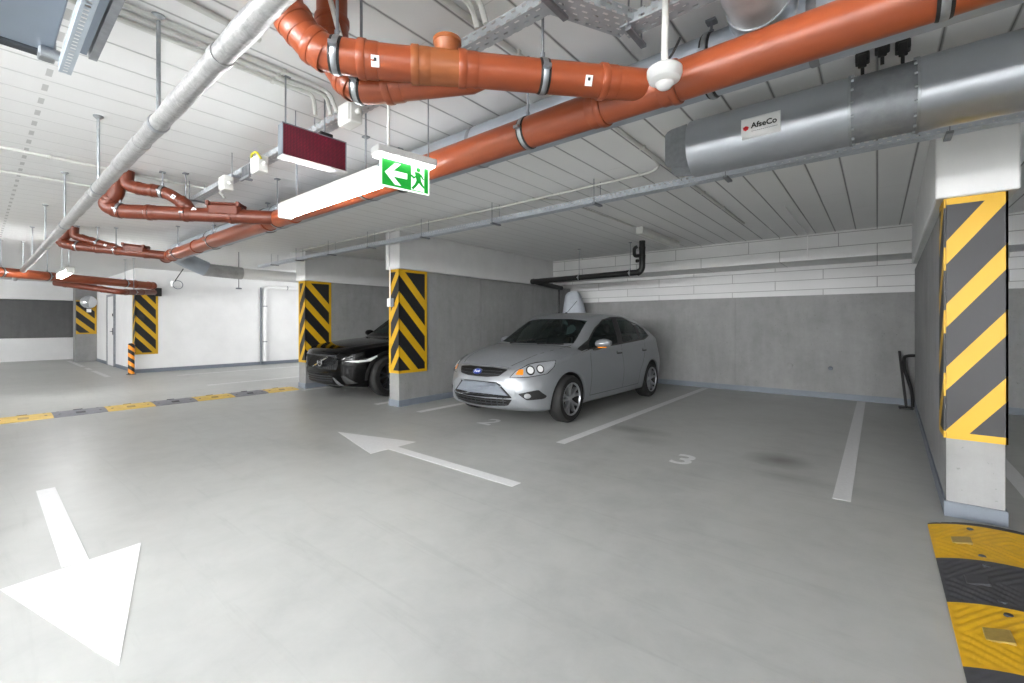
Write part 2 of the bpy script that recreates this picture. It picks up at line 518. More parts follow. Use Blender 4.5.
SUV = dict(L=4.70, W=.95, table=[
    (0.0, 0.42, 0.62, 0.57, 0.665, 0.6, 0.725, 0.5, 0.745),
    (0.04, 0.28, 0.74, 0.57, 0.745, 0.72, 0.8, 0.58, 0.815),
    (0.12, 0.22, 0.82, 0.57, 0.795, 0.79, 0.85, 0.63, 0.87),
    (0.3, 0.19, 0.89, 0.59, 0.84, 0.85, 0.9, 0.68, 0.92),
    (0.6, 0.18, 0.925, 0.61, 0.875, 0.875, 0.935, 0.7, 0.96),
    (1.0, 0.18, 0.945, 0.62, 0.905, 0.89, 0.97, 0.72, 1.0),
    (1.3, 0.18, 0.95, 0.62, 0.925, 0.9, 0.995, 0.73, 1.025),
    (1.45, 0.18, 0.95, 0.62, 0.944, 0.9, 1.064, 0.72, 1.124),
    (1.8, 0.18, 0.95, 0.63, 0.986, 0.9, 1.286, 0.68, 1.356),
    (2.1, 0.18, 0.95, 0.63, 1.025, 0.9, 1.465, 0.63, 1.535),
    (2.4, 0.18, 0.95, 0.64, 1.054, 0.9, 1.554, 0.61, 1.624),
    (2.9, 0.18, 0.95, 0.64, 1.08, 0.9, 1.58, 0.61, 1.65),
    (3.5, 0.19, 0.95, 0.65, 1.1, 0.89, 1.55, 0.61, 1.63),
    (4.0, 0.22, 0.93, 0.67, 1.12, 0.87, 1.5, 0.61, 1.58),
    (4.35, 0.25, 0.91, 0.67, 1.1, 0.84, 1.38, 0.62, 1.44),
    (4.55, 0.29, 0.88, 0.67, 1.02, 0.8, 1.18, 0.62, 1.21),
    (4.66, 0.35, 0.8, 0.65, 0.9, 0.72, 1.0, 0.58, 1.02),
    (4.7, 0.43, 0.7, 0.63, 0.8, 0.62, 0.88, 0.48, 0.9)],
    bow=[(0, .30), (.3, .24), (.8, .16), (1.3, .12), (2.1, .05), (2.7, 0.), (3.8, -.03), (4.7, -.18)])
# ---------------------------------------------------------------- palette
def ceiling_mat():
    """narrow sprayed panels: V joints every 25 cm along the bays, a few faint end joints"""
    m = N('ceiling_panels'); x, y, z = m.xyz()
    fx = m.math('ABSOLUTE', m.math('SUBTRACT', m.math('FRACT', m.math('DIVIDE', x, .25)), .5))
    wob = m.math('MULTIPLY', m.math('SUBTRACT', m.noise(7, 3), .5), .010)
    g = m.math('SUBTRACT', 1.0, m.math('DIVIDE', m.math('ADD', m.math('ABSOLUTE', wob), m.math('SUBTRACT', .5, fx)), .046), True)
    b = m.add('ShaderNodeTexBrick'); b.offset = .37
    m.link(m.comb(y, x), b.inputs['Vector'])
    for k, v in (('Scale', 1.), ('Mortar Size', .0035), ('Mortar Smooth', .4), ('Brick Width', 2.3), ('Row Height', .25), ('Bias', 0.)): b.inputs[k].default_value = v
    c = srgb(236)
    f = m.noise(1.6, 5, .6); h = m.noise(150, 3, .7)
    col = m.mix(m.math('MULTIPLY', m.math('SUBTRACT', f, .35), .3, True), c, tuple(v*.75 for v in c[:3])+(1,))
    col = m.mix(m.math('MULTIPLY', b.outputs['Fac'], .3), col, srgb(150))
    col = m.mix(m.math('MULTIPLY', g, .95), col, srgb(112))
    m.color(col); m.set(Roughness=.8)
    m.bump(m.math('SUBTRACT', m.math('MULTIPLY', h, .15), m.math('MULTIPLY', g, .9)), .5, .012)
    MATS['ceiling_panels'] = m.m; return m
ceil_m = ceiling_mat()
def ceiling_marks(m):
    # short grey joint notches in two rows along the lane
    x, y, z = m.xyz()
    fx = m.math('ABSOLUTE', m.math('SUBTRACT', m.math('FRACT', m.math('DIVIDE', x, .25)), .5))
    near = m.math('LESS_THAN', fx, .22)
    row = 0
    for yy in (.27, .80):
        q = m.math('LESS_THAN', m.math('ABSOLUTE', m.math('SUBTRACT', y, yy)), .013)
        row = q if row == 0 else m.math('MAXIMUM', row, q)
    f = m.math('MULTIPLY', m.math('MULTIPLY', near, row), m.math('LESS_THAN', x, -2.3))
    old = m.b.inputs['Base Color'].links[0].from_socket
    # sprayed-over joints towards the far lane
    over = m.math('MULTIPLY', m.math('SUBTRACT', m.math('MULTIPLY', x, -.45), .7, True), .72)
    m.color(m.mix(m.math('MULTIPLY', f, .4), m.mix(over, old, srgb(222)), srgb(90)))
ceiling_marks(ceil_m)
blockwork('white_blocks', 215, 1.45, .172, .006, 150, ax='XZ', bump=.45)
blockwork('white_boards', 218, 1.25, .207, .006, 150, ax='XZ', bump=.35, offs=.37)
simple('white_paint', 226, .65, var=.04, scale=2, bump=.15, bscale=120)
simple('beam_paint', 212, .7, var=.05, scale=3, bump=.25, bscale=70)
concrete('concrete', 136)
concrete('dark_concrete', 98)
simple('baseboard_paint', (112, 119, 129), .5, var=.08, scale=4)
simple('line_paint', 214, .45, var=.05, scale=30, bump=.1)
simple('worn_line_paint', 205, .5, var=.12, scale=18, bump=.1)
simple('orange_plastic', (148, 71, 39), .34, var=.06, scale=5)
simple('brown_orange_plastic', (104, 46, 26), .4, var=.08, scale=6)
simple('tan_orange_plastic', (152, 86, 46), .4, var=.08, scale=9)
simple('galvanized', (168, 172, 176), .36, .9, var=.14, scale=24)
simple('fan_steel', (172, 176, 182), .3, .75, var=.06, scale=3)
simple('dull_zinc', (150, 153, 158), .5, .8, var=.15, scale=14)
simple('dark_steel', (70, 74, 80), .45, .7)
simple('grey_duct', (168, 176, 186), .42, .35, var=.06, scale=4)
simple('door_steel', (128, 138, 150), .45, .4, var=.05, scale=3)
simple('white_plastic', 232, .4, var=.02)
simple('cream_plastic', (206, 206, 202), .5, var=.04)
simple('black_plastic', 18, .45)
simple('black_rubber', 26, .8, bump=.3, bscale=40)
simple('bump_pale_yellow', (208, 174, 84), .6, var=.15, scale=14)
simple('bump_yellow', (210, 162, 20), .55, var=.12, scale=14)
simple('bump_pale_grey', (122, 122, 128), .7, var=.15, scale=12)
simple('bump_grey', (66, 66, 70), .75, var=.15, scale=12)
simple('reflector_worn', (150, 126, 62), .5, var=.2, scale=30)
simple('bollard_orange', (236, 140, 24), .5)
simple('post_black', 24, .5)
simple('red_print', (196, 30, 36), .5)
simple('black_print', 20, .5)
simple('sticker_white', 236, .5, var=.03)
simple('rubber', 22, .78, bump=.2, bscale=90)
simple('iron', (70, 66, 62), .5, .8)
simple('dark_trim', 14, .5)
simple('seat_cloth', (44, 46, 50), .9)
simple('plate_grey', (112, 118, 126), .55, var=.03)
simple('alloy', (178, 180, 184), .3, .85, var=.04)
simple('dark_alloy', (84, 86, 90), .35, .85)
simple('chrome', (220, 222, 226), .08, 1., var=.01)
simple('amber', (240, 140, 20), .3)
simple('silver_paint', (134, 137, 141), .3, .35, var=.015, scale=2, Coat_Weight=.4, Coat_Roughness=.14)
simple('black_paint', (4, 4, 5), .12, 0., var=.02, Coat_Weight=.1, Coat_Roughness=.02, Specular_IOR_Level=.18)
simple('emblem_blue', (38, 60, 140), .3)
emit('tube_glow', (251, 252, 253), 8)
emit('added_tube_strong', (251, 252, 253), 46)  # for fill strip lights added out of view, like the mid and far ones
emit('tube_glow_soft', (251, 252, 253), 15)
emit('added_tube_mid', (251, 252, 253), 28)
emit('added_tube_far', (251, 252, 253), 104)
emit('panel_glow', (250, 255, 250), 1.2)
emit('exit_green', (16, 140, 44), .07)
emit('exit_white', (235, 255, 240), .16)
simple('sack_cloth', (186, 192, 200), .7, bump=.2, bscale=25)
simple('lamp_silver', (188, 191, 196), .15, .25, var=.02)

def floor_mat():
    m = N('floor_epoxy'); c = srgb((166, 167, 164))
    f1 = m.noise(.55, 6, .62, dist=.6); f2 = m.noise(4.5, 6, .65, dist=.3); f3 = m.noise(45, 3, .6)
    s = m.math('ADD', m.math('MULTIPLY', f1, .6), m.math('MULTIPLY', f2, .4))
    lo = tuple(v*.84 for v in c[:3])+(1,); hi = tuple(v*1.12 for v in c[:3])+(1,)
    col = m.ramp(s, [(.34, lo), (.5, c), (.66, hi)])
    x, y, z = m.xyz()
    # faint rubbed streaks along the lane
    sk = m.noise(1.6, 5, .7, vec=m.comb(m.math('MULTIPLY', x, .35), m.math('MULTIPLY', y, 5.0), 0.0), dist=.8)
    col = m.mix(m.math('MULTIPLY', m.math('SUBTRACT', sk, .56, True), .9), col, srgb((96, 96, 92)))
    wob = m.math('MULTIPLY', m.math('SUBTRACT', m.noise(5, 4), .5), .5)
    for cx, cy, rx, ry, a in STAINS:
        dx = m.math('DIVIDE', m.math('SUBTRACT', x, cx), rx); dy = m.math('DIVIDE', m.math('SUBTRACT', y, cy), ry)
        r = m.math('ADD', m.math('SQRT', m.math('ADD', m.math('MULTIPLY', dx, dx), m.math('MULTIPLY', dy, dy))), wob)
        k = m.math('MULTIPLY', m.math('SUBTRACT', 1.0, r, True), a)
        col = m.mix(k, col, srgb((66, 58, 48)))
    m.color(col)
    rr = m.math('ADD', .36, m.math('MULTIPLY', f2, .05)); m.link(rr, m.b.inputs['Roughness'])
    m.bump(m.noise(2.6, 2, .5), .05, .02)
    MATS['floor_epoxy'] = m.m
# two oil patches in bay 3, one tyre-dark patch
STAINS = [(-.72, 4.85, .33, .30, .75), (-2.25, 5.1, .45, .22, .6), (-2.0, 4.75, .30, .25, .25), (-.55, 4.35, .35, .16, .3)]
floor_mat()

def foil_mat():
    m = N('foil_wrap'); f = m.noise(26, 6, .75, dist=1.2); g = m.noise(5, 4)
    m.color(m.ramp(f, [(.3, srgb(148)), (.7, srgb(196))])); m.set(Metallic=.7)
    m.link(m.math('ADD', .22, m.math('MULTIPLY', g, .25)), m.b.inputs['Roughness']); m.bump(f, .35, .008)
    MATS['foil_wrap'] = m.m
foil_mat()

def spiral_mat():
    m = N('spiral_duct'); x, y, z = m.xyz(); f = m.noise(4, 4)
    m.color(m.ramp(f, [(.3, srgb(150)), (.7, srgb(185))])); m.set(Metallic=.35, Roughness=.4)
    MATS['spiral_duct'] = m.m
spiral_mat()

def perforated(name, c, pu=.05, pv=.026, lu=.62, lv=.34, metal=.75, rough=.42):
    """sheet steel with rows of oblong holes (UV in metres)"""
    m = N(name); u, v, _ = m.xyz(m.coord('UV'))
    row = m.math('FLOOR', m.math('DIVIDE', v, pv))
    uu = m.math('ADD', m.math('DIVIDE', u, pu), m.math('MULTIPLY', row, .5))
    a = m.math('ABSOLUTE', m.math('SUBTRACT', m.math('FRACT', uu), .5))
    b = m.math('ABSOLUTE', m.math('SUBTRACT', m.math('FRACT', m.math('DIVIDE', v, pv)), .5))
    h = m.math('MULTIPLY', m.math('LESS_THAN', a, lu/2), m.math('LESS_THAN', b, lv/2))
    f = m.noise(20, 4); c = srgb(c)
    m.color(m.ramp(f, [(.3, tuple(k*.85 for k in c[:3])), (.7, c)])); m.set(Metallic=metal, Roughness=rough)
    tr = m.add('ShaderNodeBsdfTransparent'); mx = m.add('ShaderNodeMixShader')
    m.link(h, mx.inputs[0]); m.link(m.b.outputs[0], mx.inputs[1]); m.link(tr.outputs[0], mx.inputs[2]); m.link(mx.outputs[0], m.out.inputs[0])
    MATS[name] = m.m
perforated('perforated_steel', (196, 202, 210), .048, .026, .5, .4, .3)
perforated('perforated_tray', (188, 193, 198), .055, .027, .45, .36, .3)
perforated('punched_rail', (176, 186, 196), .030, .0405, .5, .38, .3)

def glass_mat(name, tint, alpha):
    m = N(name); m.set(Base_Color=srgb(8), Roughness=.03, Specular_IOR_Level=.6, Coat_Weight=.3)
    tr = m.add('ShaderNodeBsdfTransparent'); tr.inputs[0].default_value = srgb(tint)
    mx = m.add('ShaderNodeMixShader'); mx.inputs[0].default_value = alpha
    m.link(tr.outputs[0], mx.inputs[1]); m.link(m.b.outputs[0], mx.inputs[2]); m.link(mx.outputs[0], m.out.inputs[0])
    MATS[name] = m.m
glass_mat('car_glass', (175, 195, 190), .34)
glass_mat('clear_lens', 245, .08)

def led_mat():
    m = N('led_dots'); u, v, _ = m.xyz(m.coord('UV'))
    a = m.math('ABSOLUTE', m.math('SUBTRACT', m.math('FRACT', m.math('MULTIPLY', u, 120)), .5))
    b = m.math('ABSOLUTE', m.math('SUBTRACT', m.math('FRACT', m.math('MULTIPLY', v, 120)), .5))
    d = m.math('LESS_THAN', m.math('ADD', m.math('MULTIPLY', a, a), m.math('MULTIPLY', b, b)), .11)
    f = m.noise(9, 3, vec=m.coord('UV'))
    col = m.mix(d, srgb((46, 10, 20)), m.ramp(f, [(.3, srgb((92, 12, 34))), (.7, srgb((132, 20, 48)))]))
    m.color(col); m.set(Roughness=.35); m.link(col, m.b.inputs['Emission Color']); m.b.inputs['Emission Strength'].default_value = .05
    MATS['led_dots'] = m.m
led_mat()

HZ = dict(smax=2.225, slope=(1.6, 1.1), period=.42, top=1.797, frac=.40, zmin=.515, zmax=2.14)
hazard('hazard_m', umin=-.247, umax=.54, **HZ)
hazard('hazard_b', umin=-.27, umax=.53, **HZ)
hazard('hazard_r', slope=(1.1, 1.42), period=.424, top=2.235, frac=.37, umin=-.33, umax=.33, zmin=.525, zmax=2.14)
hazard('hazard_far', umin=-.3, umax=.46, slope=(1.2, 1.2), period=.40, top=1.9, frac=.38, zmin=.48, zmax=2.1)
hazard('hazard_mirror', umin=-.1, umax=.5, slope=(1., 1.), period=.42, top=1.9, frac=.42, zmin=.93, zmax=2.06)

# ---------------------------------------------------------------- the shell
XL, XR, YF, YB = -22.4, 7.5, -12.5, 9.38
bm = B(); box(bm, XL-.3, XR+.3, YF-.3, YB+.3, -.2, 0); struct('floor', bm, 'floor_epoxy', 'grey sealed concrete garage floor', 'floor')
bm = B(); box(bm, XL-.3, XR+.3, YF-.3, YB+.3, CEIL, CEIL+.2); struct('ceiling', bm, 'ceiling_panels', 'white ceiling of narrow panels with dark joints', 'ceiling')

SKEW = {'wall_right': .095, 'wall_middle': -.15}
def skew(bm, name):
    for v in bm.verts: v.co.x += SKEW.get(name, 0)*max(0, (v.co.y-4.18)/5.2)
def panel_wall(name, x0, x1, y0, y1, z0, z1, joints, axis, mat, label, gap=.012):
    """concrete wall cast in sections: real open joints between the sections, a backing behind them"""
    bm = B()
    e = [x0 if axis == 'X' else y0] + joints + [x1 if axis == 'X' else y1]
    for a, b in zip(e, e[1:]):
        g0 = gap/2 if a != e[0] else 0; g1 = gap/2 if b != e[-1] else 0
        if axis == 'X': box(bm, a+g0, b-g1, y0, y1, z0, z1)
        else: box(bm, x0, x1, a+g0, b-g1, z0, z1)
    for j in joints:
        if axis == 'X': box(bm, j-gap, j+gap, y0+.015, y1-.015, z0+.01, z1-.01)
        else: box(bm, x0+.015, x1-.015, j-gap, j+gap, z0+.01, z1-.01)
    skew(bm, name); return struct(name, bm, mat, label, 'wall')

panel_wall('wall_back', XL, XR, YB, YB+.25, 0, 1.79, [-9.0, -5.8, -2.12, .5, 3.6], 'X', 'concrete', 'bare concrete lower back wall behind the parking bays')
bm = B(); box(bm, XL, XR, YB-.002, YB+.25, 1.79, CEIL); struct('wall_upper', bm, 'white_blocks', 'white painted block courses above the concrete back wall', 'wall')
bm = B(); box(bm, -9.05, XR, 8.50, YB-.002, 2.307, CEIL); struct('trim_1', bm, 'white_boards', 'white boarded beam along the top of the back wall', 'beam')
WALLS = [('wall_middle', -5.956, -5.709, 'concrete partition wall beside the silver car', [6.07]),
         ('wall_left', -9.03, -8.76, 'concrete partition wall behind the black car', [6.9]),
         ('wall_right', .36, .63, 'concrete partition wall at the end of bay 3', [6.3]),
         ('wall_east', 6.0, 6.27, 'concrete partition wall beyond the last bay', [6.3])]
for i, (nm, x0, x1, lb, j) in enumerate(WALLS):
    panel_wall(nm, x0, x1, 4.18, YB-.002, 0, 2.14, j, 'Y', 'concrete', lb)
    bm = B(); box(bm, x0-.055, x1+.06, 4.14, 8.50 if nm != 'wall_left' else YB-.01, 2.14, CEIL, .008); skew(bm, nm)
    struct('trim_%d' % (i+2), bm, 'beam_paint', 'white painted beam on top of the ' + lb, 'beam')
    bm = B(); h = .10
    box(bm, x0-.012, x1+.012, 4.168, 4.18, 0, h); box(bm, x0-.012, x0, 4.18, YB-.02, 0, h); box(bm, x1, x1+.012, 4.18, YB-.02, 0, h); skew(bm, nm)
    struct('baseboard_'+nm[5:], bm, 'baseboard_paint', 'blue grey painted skirting round the '+lb, 'baseboard')
bm = B()
for a, b in ((-8.745, -6.12), (-5.845, .44), (.74, 5.98)): box(bm, a, b, YB-.012, YB, 0, .10)
struct('baseboard_back', bm, 'baseboard_paint', 'blue grey painted skirting along the back wall', 'baseboard')
# the block of rooms beyond the far lane
bm = B(); box(bm, -20.5, -14.8, 2.65, YB-.004, 0, CEIL); struct('wall_far', bm, 'white_paint', 'bright white wall beyond the far lane', 'wall')
bm = B(); box(bm, -20.5, -14.788, 2.638, 2.65, 0, .10); box(bm, -14.8, -14.788, 2.65, YB-.02, 0, .10); struct('baseboard_far', bm, 'baseboard_paint', 'blue grey skirting along the bright white far wall', 'baseboard')
bm = B(); box(bm, -21.0, -20.5, 2.12, 2.66, 0, CEIL); struct('wall_pillar', bm, 'concrete', 'square concrete pillar by the far garage opening', 'pillar')
bm = B(); box(bm, XL-.25, XL, YF, YB, 0, .78); struct('wall_end_lower', bm, 'white_paint', 'low white wall at the far left end', 'wall')
bm = B(); box(bm, XL-.25, XL-.08, YF, YB, .78, 2.2)
for y in (-1.1, .42): box(bm, XL-.08, XL-.02, y-.05, y+.05, .78, 2.1)
struct('wall_end_upper', bm, 'dark_concrete', 'dark grey recessed wall above the low white end wall', 'wall')
bm = B(); box(bm, XL-.25, XL+.3, YF, 2.65, 2.1, CEIL); struct('trim_7', bm, 'white_paint', 'white beam over the dark recess at the far left end', 'beam')
bm = B(); box(bm, XL, XR, YF-.25, YF, 0, CEIL); struct('wall_front', bm, 'white_paint', 'white wall behind the camera', 'wall')
bm = B(); box(bm, XR, XR+.25, YF, YB, 0, CEIL); struct('wall_end_right', bm, 'white_paint', 'white wall closing the garage beyond the last bay', 'wall')
# flush service door in the white return wall
d = thing('door_1', 'flush white service door in the return wall beside the striped corner', 'door', (-17.9, 2.65, 0)); tag(d, kind='structure')
bm = B(); box(bm, -.5, .5, -.03, -.002, .02, 2.1, .004); obj('leaf', bm, 'white_paint', d)
bm = B(); box(bm, -.56, -.5, -.05, -.002, 0, 2.16); box(bm, .5, .56, -.05, -.002, 0, 2.16); box(bm, -.5, .5, -.05, -.002, 2.1, 2.16); obj('frame', bm, 'dull_zinc', d)
bm = B(); box(bm, .36, .42, -.05, -.03, .95, 1.15, .004); rod(bm, (.39, -.05, 1.05), (.39, -.09, 1.05), .01); rod(bm, (.39, -.085, 1.05), (.27, -.085, 1.05), .01); obj('handle', bm, 'dark_steel', d)
bm = B(); box(bm, .3, .36, -.045, -.03, 1.5, 1.58, .004); obj('closer', bm, 'black_plastic', d)

# ---------------------------------------------------------------- striped impact panels on the pillar noses
def hazard_panel(name, corner, faces, z0, z1, mat, label, th=.012):
    """faces: list of (direction along the wall, outward normal, width, sign of u)"""
    bm = B(); uv = bm.loops.layers.uv.new('UVMap'); c = Vector(corner)
    for du, no, w, sg in faces:
        du, no = Vector(du), Vector(no); other = [Vector(f[1]) for f in faces if Vector(f[1]) != no]
        st = (c + (other[0] if other else Vector())*th*.0)
        n = 6; M0 = {}
        for k in (0, 1):
            for i in (0, 1):
                for j in (0, 1):
                    p = c + du*(w*i) - (du*th if i == 0 and len(faces) > 1 else Vector()) + no*(th if k else .001); p.z = (z0, z1)[j]
                    M0[i, j, k] = (bm.verts.new(p), sg*w*i, (z0, z1)[j])
        for q in (((0, 0, 1), (1, 0, 1), (1, 1, 1), (0, 1, 1)), ((0, 0, 0), (0, 1, 0), (1, 1, 0), (1, 0, 0)),
                  ((0, 0, 0), (1, 0, 0), (1, 0, 1), (0, 0, 1)), ((0, 1, 0), (0, 1, 1), (1, 1, 1), (1, 1, 0)),
                  ((1, 0, 0), (1, 1, 0), (1, 1, 1), (1, 0, 1)), ((0, 0, 0), (0, 0, 1), (0, 1, 1), (0, 1, 0))):
            f = bm.faces.new([M0[k][0] for k in q])
            for l, k in zip(f.loops, q): l[uv].uv = (M0[k][1], M0[k][2])
    return tag(obj(name, bm, mat), label, 'hazard panel', 'striped panels on the pillars')

hazard_panel('hazard_chevron', (-5.709, 4.18, 0), [((-1, 0, 0), (0, -1, 0), .247, -1), ((0, 1, 0), (1, 0, 0), .54, 1)], .515, 2.138, 'hazard_m', 'yellow and black chevron panel on the concrete pillar beside the silver car')
hazard_panel('hazard_chevron', (-8.76, 4.18, 0), [((-1, 0, 0), (0, -1, 0), .27, -1), ((0, 1, 0), (1, 0, 0), .53, 1)], .515, 2.138, 'hazard_b', 'yellow and black chevron panel on the pillar behind the black car nose')
hazard_panel('hazard_chevron', (.63, 4.18, 0), [((-1, 0, 0), (0, -1, 0), .27, 1), ((0, 1, 0), (1, 0, 0), .33, -1)], .525, 2.138, 'hazard_r', 'large worn yellow and black diagonal panel on the pillar nearest the speed bump')
hazard_panel('hazard_chevron', (.36, 4.18, 0), [((0, 1, 0), (-1, 0, 0), .28, -1)], .525, 2.138, 'hazard_r', 'narrow striped side panel on the bay side of the nearest pillar')
hazard_panel('hazard_chevron', (-14.8, 2.65, 0), [((-1, 0, 0), (0, -1, 0), .3, -1), ((0, 1, 0), (1, 0, 0), .46, 1)], .48, 2.1, 'hazard_far', 'yellow and black striped panel on the bright white corner behind the bollard')
hazard_panel('hazard_chevron', (-20.5, 2.14, 0), [((0, 1, 0), (1, 0, 0), .5, 1)], .93, 2.06, 'hazard_mirror', 'short striped panel on the far pillar below the round mirror')

# ---------------------------------------------------------------- painted floor marks
def floor_mark(name, polys, label, cat, group=None, mat='line_paint', z=.0005):
    bm = B()
    for p in polys:
        a = sum(p[i][0]*p[(i+1) % len(p)][1]-p[(i+1) % len(p)][0]*p[i][1] for i in range(len(p)))
        prism(bm, p if a > 0 else p[::-1], Matrix.Translation((0, 0, z)), .0018)
    return tag(obj(name, bm, mat), label, cat, group)
def rect(x0, x1, y0, y1): return [(x0, y0), (x1, y0), (x1, y1), (x0, y1)]
G = 'white parking bay lines'
floor_mark('bay_line', [rect(-.257, -.148, 4.045, 9.30)], 'broad white bay line between bay 3 and the striped pillar', 'floor line', G)
floor_mark('bay_line', [rect(-2.70, -2.59, 4.03, 9.30)], 'long white bay line between the silver car and bay 3', 'floor line', G)
floor_mark('bay_line', [rect(-5.22, -5.11, 4.12, 9.30)], 'white bay line between the silver car and the concrete partition', 'floor line', G)
floor_mark('bay_line', [rect(-6.24, -6.13, 4.08, 9.30)], 'short white line showing between the black car wheel and the pillar', 'floor line', G)
floor_mark('bay_line', [rect(-8.62, -8.51, 4.03, 9.30)], 'white line under the nose of the black car', 'floor line', G)
floor_mark('bay_line', [rect(.84, .95, 4.05, 9.30)], 'white line in the dark bay past the nearest striped pillar', 'floor line', G)
floor_mark('bay_line', [rect(-13.45, -13.34, 3.2, 8.5)], 'white line nearer the bright far wall in the far lane', 'floor line', G, 'worn_line_paint')
floor_mark('bay_line', [rect(-10.86, -10.75, 3.1, 8.0)], 'white line nearer the speed bump in the far lane', 'floor line', G, 'worn_line_paint')
floor_mark('lane_line', [rect(-21.4, -18.2, 2.0, 2.1), rect(-17.6, -16.9, 2.0, 2.1), rect(-16.4, -14.3, 2.0, 2.1)], 'broken white line leading to the far mirror pillar', 'floor line', None, 'worn_line_paint')
floor_mark('floor_arrow', [[(-4.96, 2.757), (-3.876, 2.50), (-3.882, 2.71), (-3.888, 3.067)], [(-3.885, 2.71), (-2.233, 2.71), (-2.233, 2.823), (-3.885, 2.823)]], 'slim white arrow pointing to the black car', 'floor arrow')
floor_mark('floor_arrow', [[(-2.217, .348), (-3.296, .079), (-3.33, .35), (-3.357, .626)], [(-3.34, .400), (-5.02, .405), (-5.017, .302), (-3.34, .294)]], 'big white arrow pointing towards the viewer at the bottom edge', 'floor arrow')
for ch, x, y, rz, lb in (('2', -3.92, 4.30, 0, 'white number 2 painted before the silver car'), ('3', -1.42, 4.28, 0, 'white number 3 painted in the empty bay')):
    M = Matrix.Translation((x, y, .0012)) @ Matrix.Diagonal((1., 1., 1., 1.))
    tag(obj('bay_number', text_bm(ch, .46, M, .0008, .006), 'line_paint'), lb, 'floor number', 'painted bay numbers')

# ---------------------------------------------------------------- speed bumps
def bump_segment(name, x0, x1, y0, y1, mat, label, group, h=.055, grooves=True, end=False):
    t = thing(name, label, 'speed bump', ((x0+x1)/2, y0, 0), 0, group); hw = (x1-x0)/2; L = y1-y0
    bm = B(); n, m = (56, 44) if grooves else (18, 20); V = {}
    for i in range(n+1):
        s = -1+2*i/n
        for j in range(m+1):
            v = j/m; taper = 1.
            if end: taper = math.sqrt(max(0, 1-v*v)) if end > 0 else math.sqrt(max(0, 1-(1-v)**2))
            z = h*(1-abs(s)**2.3)*(.25+.75*taper) + .006
            if grooves:
                q = (abs(s)*hw*1.0 + abs(v-.5)*L*.85)
                z -= .006*max(0, math.sin(q*2*PI/.05))*(1 if abs(s) < .95 else 0)*max(0, min(1, (.5-abs(v-.5))/.05-.4))
            V[i, j] = bm.verts.new((s*hw*(taper if end else 1), v*L, z))
    for i in range(n):
        for j in range(m): bm.faces.new((V[i, j], V[i, j+1], V[i+1, j+1], V[i+1, j]))
    ring = [V[i, 0] for i in range(n+1)] + [V[n, j] for j in range(1, m+1)] + [V[i, m] for i in range(n-1, -1, -1)] + [V[0, j] for j in range(m-1, 0, -1)]
    low = [bm.verts.new((v.co.x, v.co.y, .0005)) for v in ring]
    for a in range(len(ring)):
        b = (a+1) % len(ring); bm.faces.new((ring[a], ring[b], low[b], low[a]))
    obj('tread', bm, mat, t, smooth=.9)
    if not end:
        for sx in (-1, 1):
            bm = B(); zz = h*(1-.62**2.3)+.0075
            obox(bm, (sx*hw*.62, L*.5, zz-.004), (1, 0, -sx*.28), (0, 1, 0), (sx*.28, 0, 1), .085, .10, .012, .003); obj('reflector', bm, 'reflector_worn' if 'yellow' in mat else 'bump_grey', t)
        for sx, v in ((-.45, .12), (.45, .12), (-.45, .88), (.45, .88)):
            bm = B(); zz = h*(1-.45**2.3)+.006
            lathe(bm, [(0, .004), (.014, .003), (.018, -.004), (0, -.004)], (sx*hw, L*v, zz), seg=10); obj('bolt', bm, 'dark_steel', t)
    return t
GR = 'segments of the speed bump by the nearest pillar'
segs = [(3.93, 4.06, 'bump_grey', 'rounded grey end cap of the speed bump next to the nearest pillar', 1), (3.40, 3.93, 'bump_yellow', 'yellow speed bump segment closest to the striped pillar', 0),
        (2.90, 3.40, 'bump_grey', 'dark grey speed bump segment between two yellow ones', 0), (2.40, 2.90, 'bump_yellow', 'yellow ribbed speed bump segment at the bottom corner of the photo', 0),
        (1.90, 2.40, 'bump_grey', 'dark speed bump segment cut off by the bottom edge', 0)]
for y0, y1, mt, lb, e in segs: bump_segment('speed_bump_segment', .250, .92, y0-.03, y1-.03, mt, lb, GR, end=e)
GL = 'segments of the far speed bump'
y = -2.2; k = 0
while y < 3.9:
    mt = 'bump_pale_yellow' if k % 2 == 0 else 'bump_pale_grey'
    nm = ['nearest the striped pillar', 'second from the striped pillar', 'third from the striped pillar', 'fourth from the striped pillar']
    y0 = 4.02-(k+1)*.555; y1 = 4.02-k*.555
    if k < 12:
        ords = ['first', 'second', 'third', 'fourth', 'fifth', 'sixth', 'seventh', 'eighth', 'ninth', 'tenth', 'eleventh', 'twelfth']
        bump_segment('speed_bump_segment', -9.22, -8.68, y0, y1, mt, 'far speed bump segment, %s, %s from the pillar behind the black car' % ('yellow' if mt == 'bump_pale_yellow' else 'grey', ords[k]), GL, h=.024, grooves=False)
    y += .555; k += 1
# bollard at the white corner
t = thing('bollard', 'short orange and black striped bollard at the white corner', 'bollard', (-14.55, 2.52, 0))
def stripe_mat():
    m = N('bollard_stripes'); x, y, z = m.xyz()
    q = m.math('FRACT', m.math('DIVIDE', m.math('ADD', z, m.math('MULTIPLY', y, .9)), .2))
    m.color(m.mix(m.math('LESS_THAN', q, .5), srgb(24), srgb((240, 146, 24)))); m.set(Roughness=.5); MATS['bollard_stripes'] = m.m
stripe_mat()
bm = B(); lathe(bm, [(0, 0), (.066, 0), (.066, .76), (.05, .785), (0, .79)], seg=20); obj('post', bm, 'bollard_stripes', t, smooth=.6)
bm = B(); lathe(bm, [(0, .0005), (.1, .0005), (.1, .012), (.067, .014)], seg=20); obj('base_plate', bm, 'dark_steel', t)
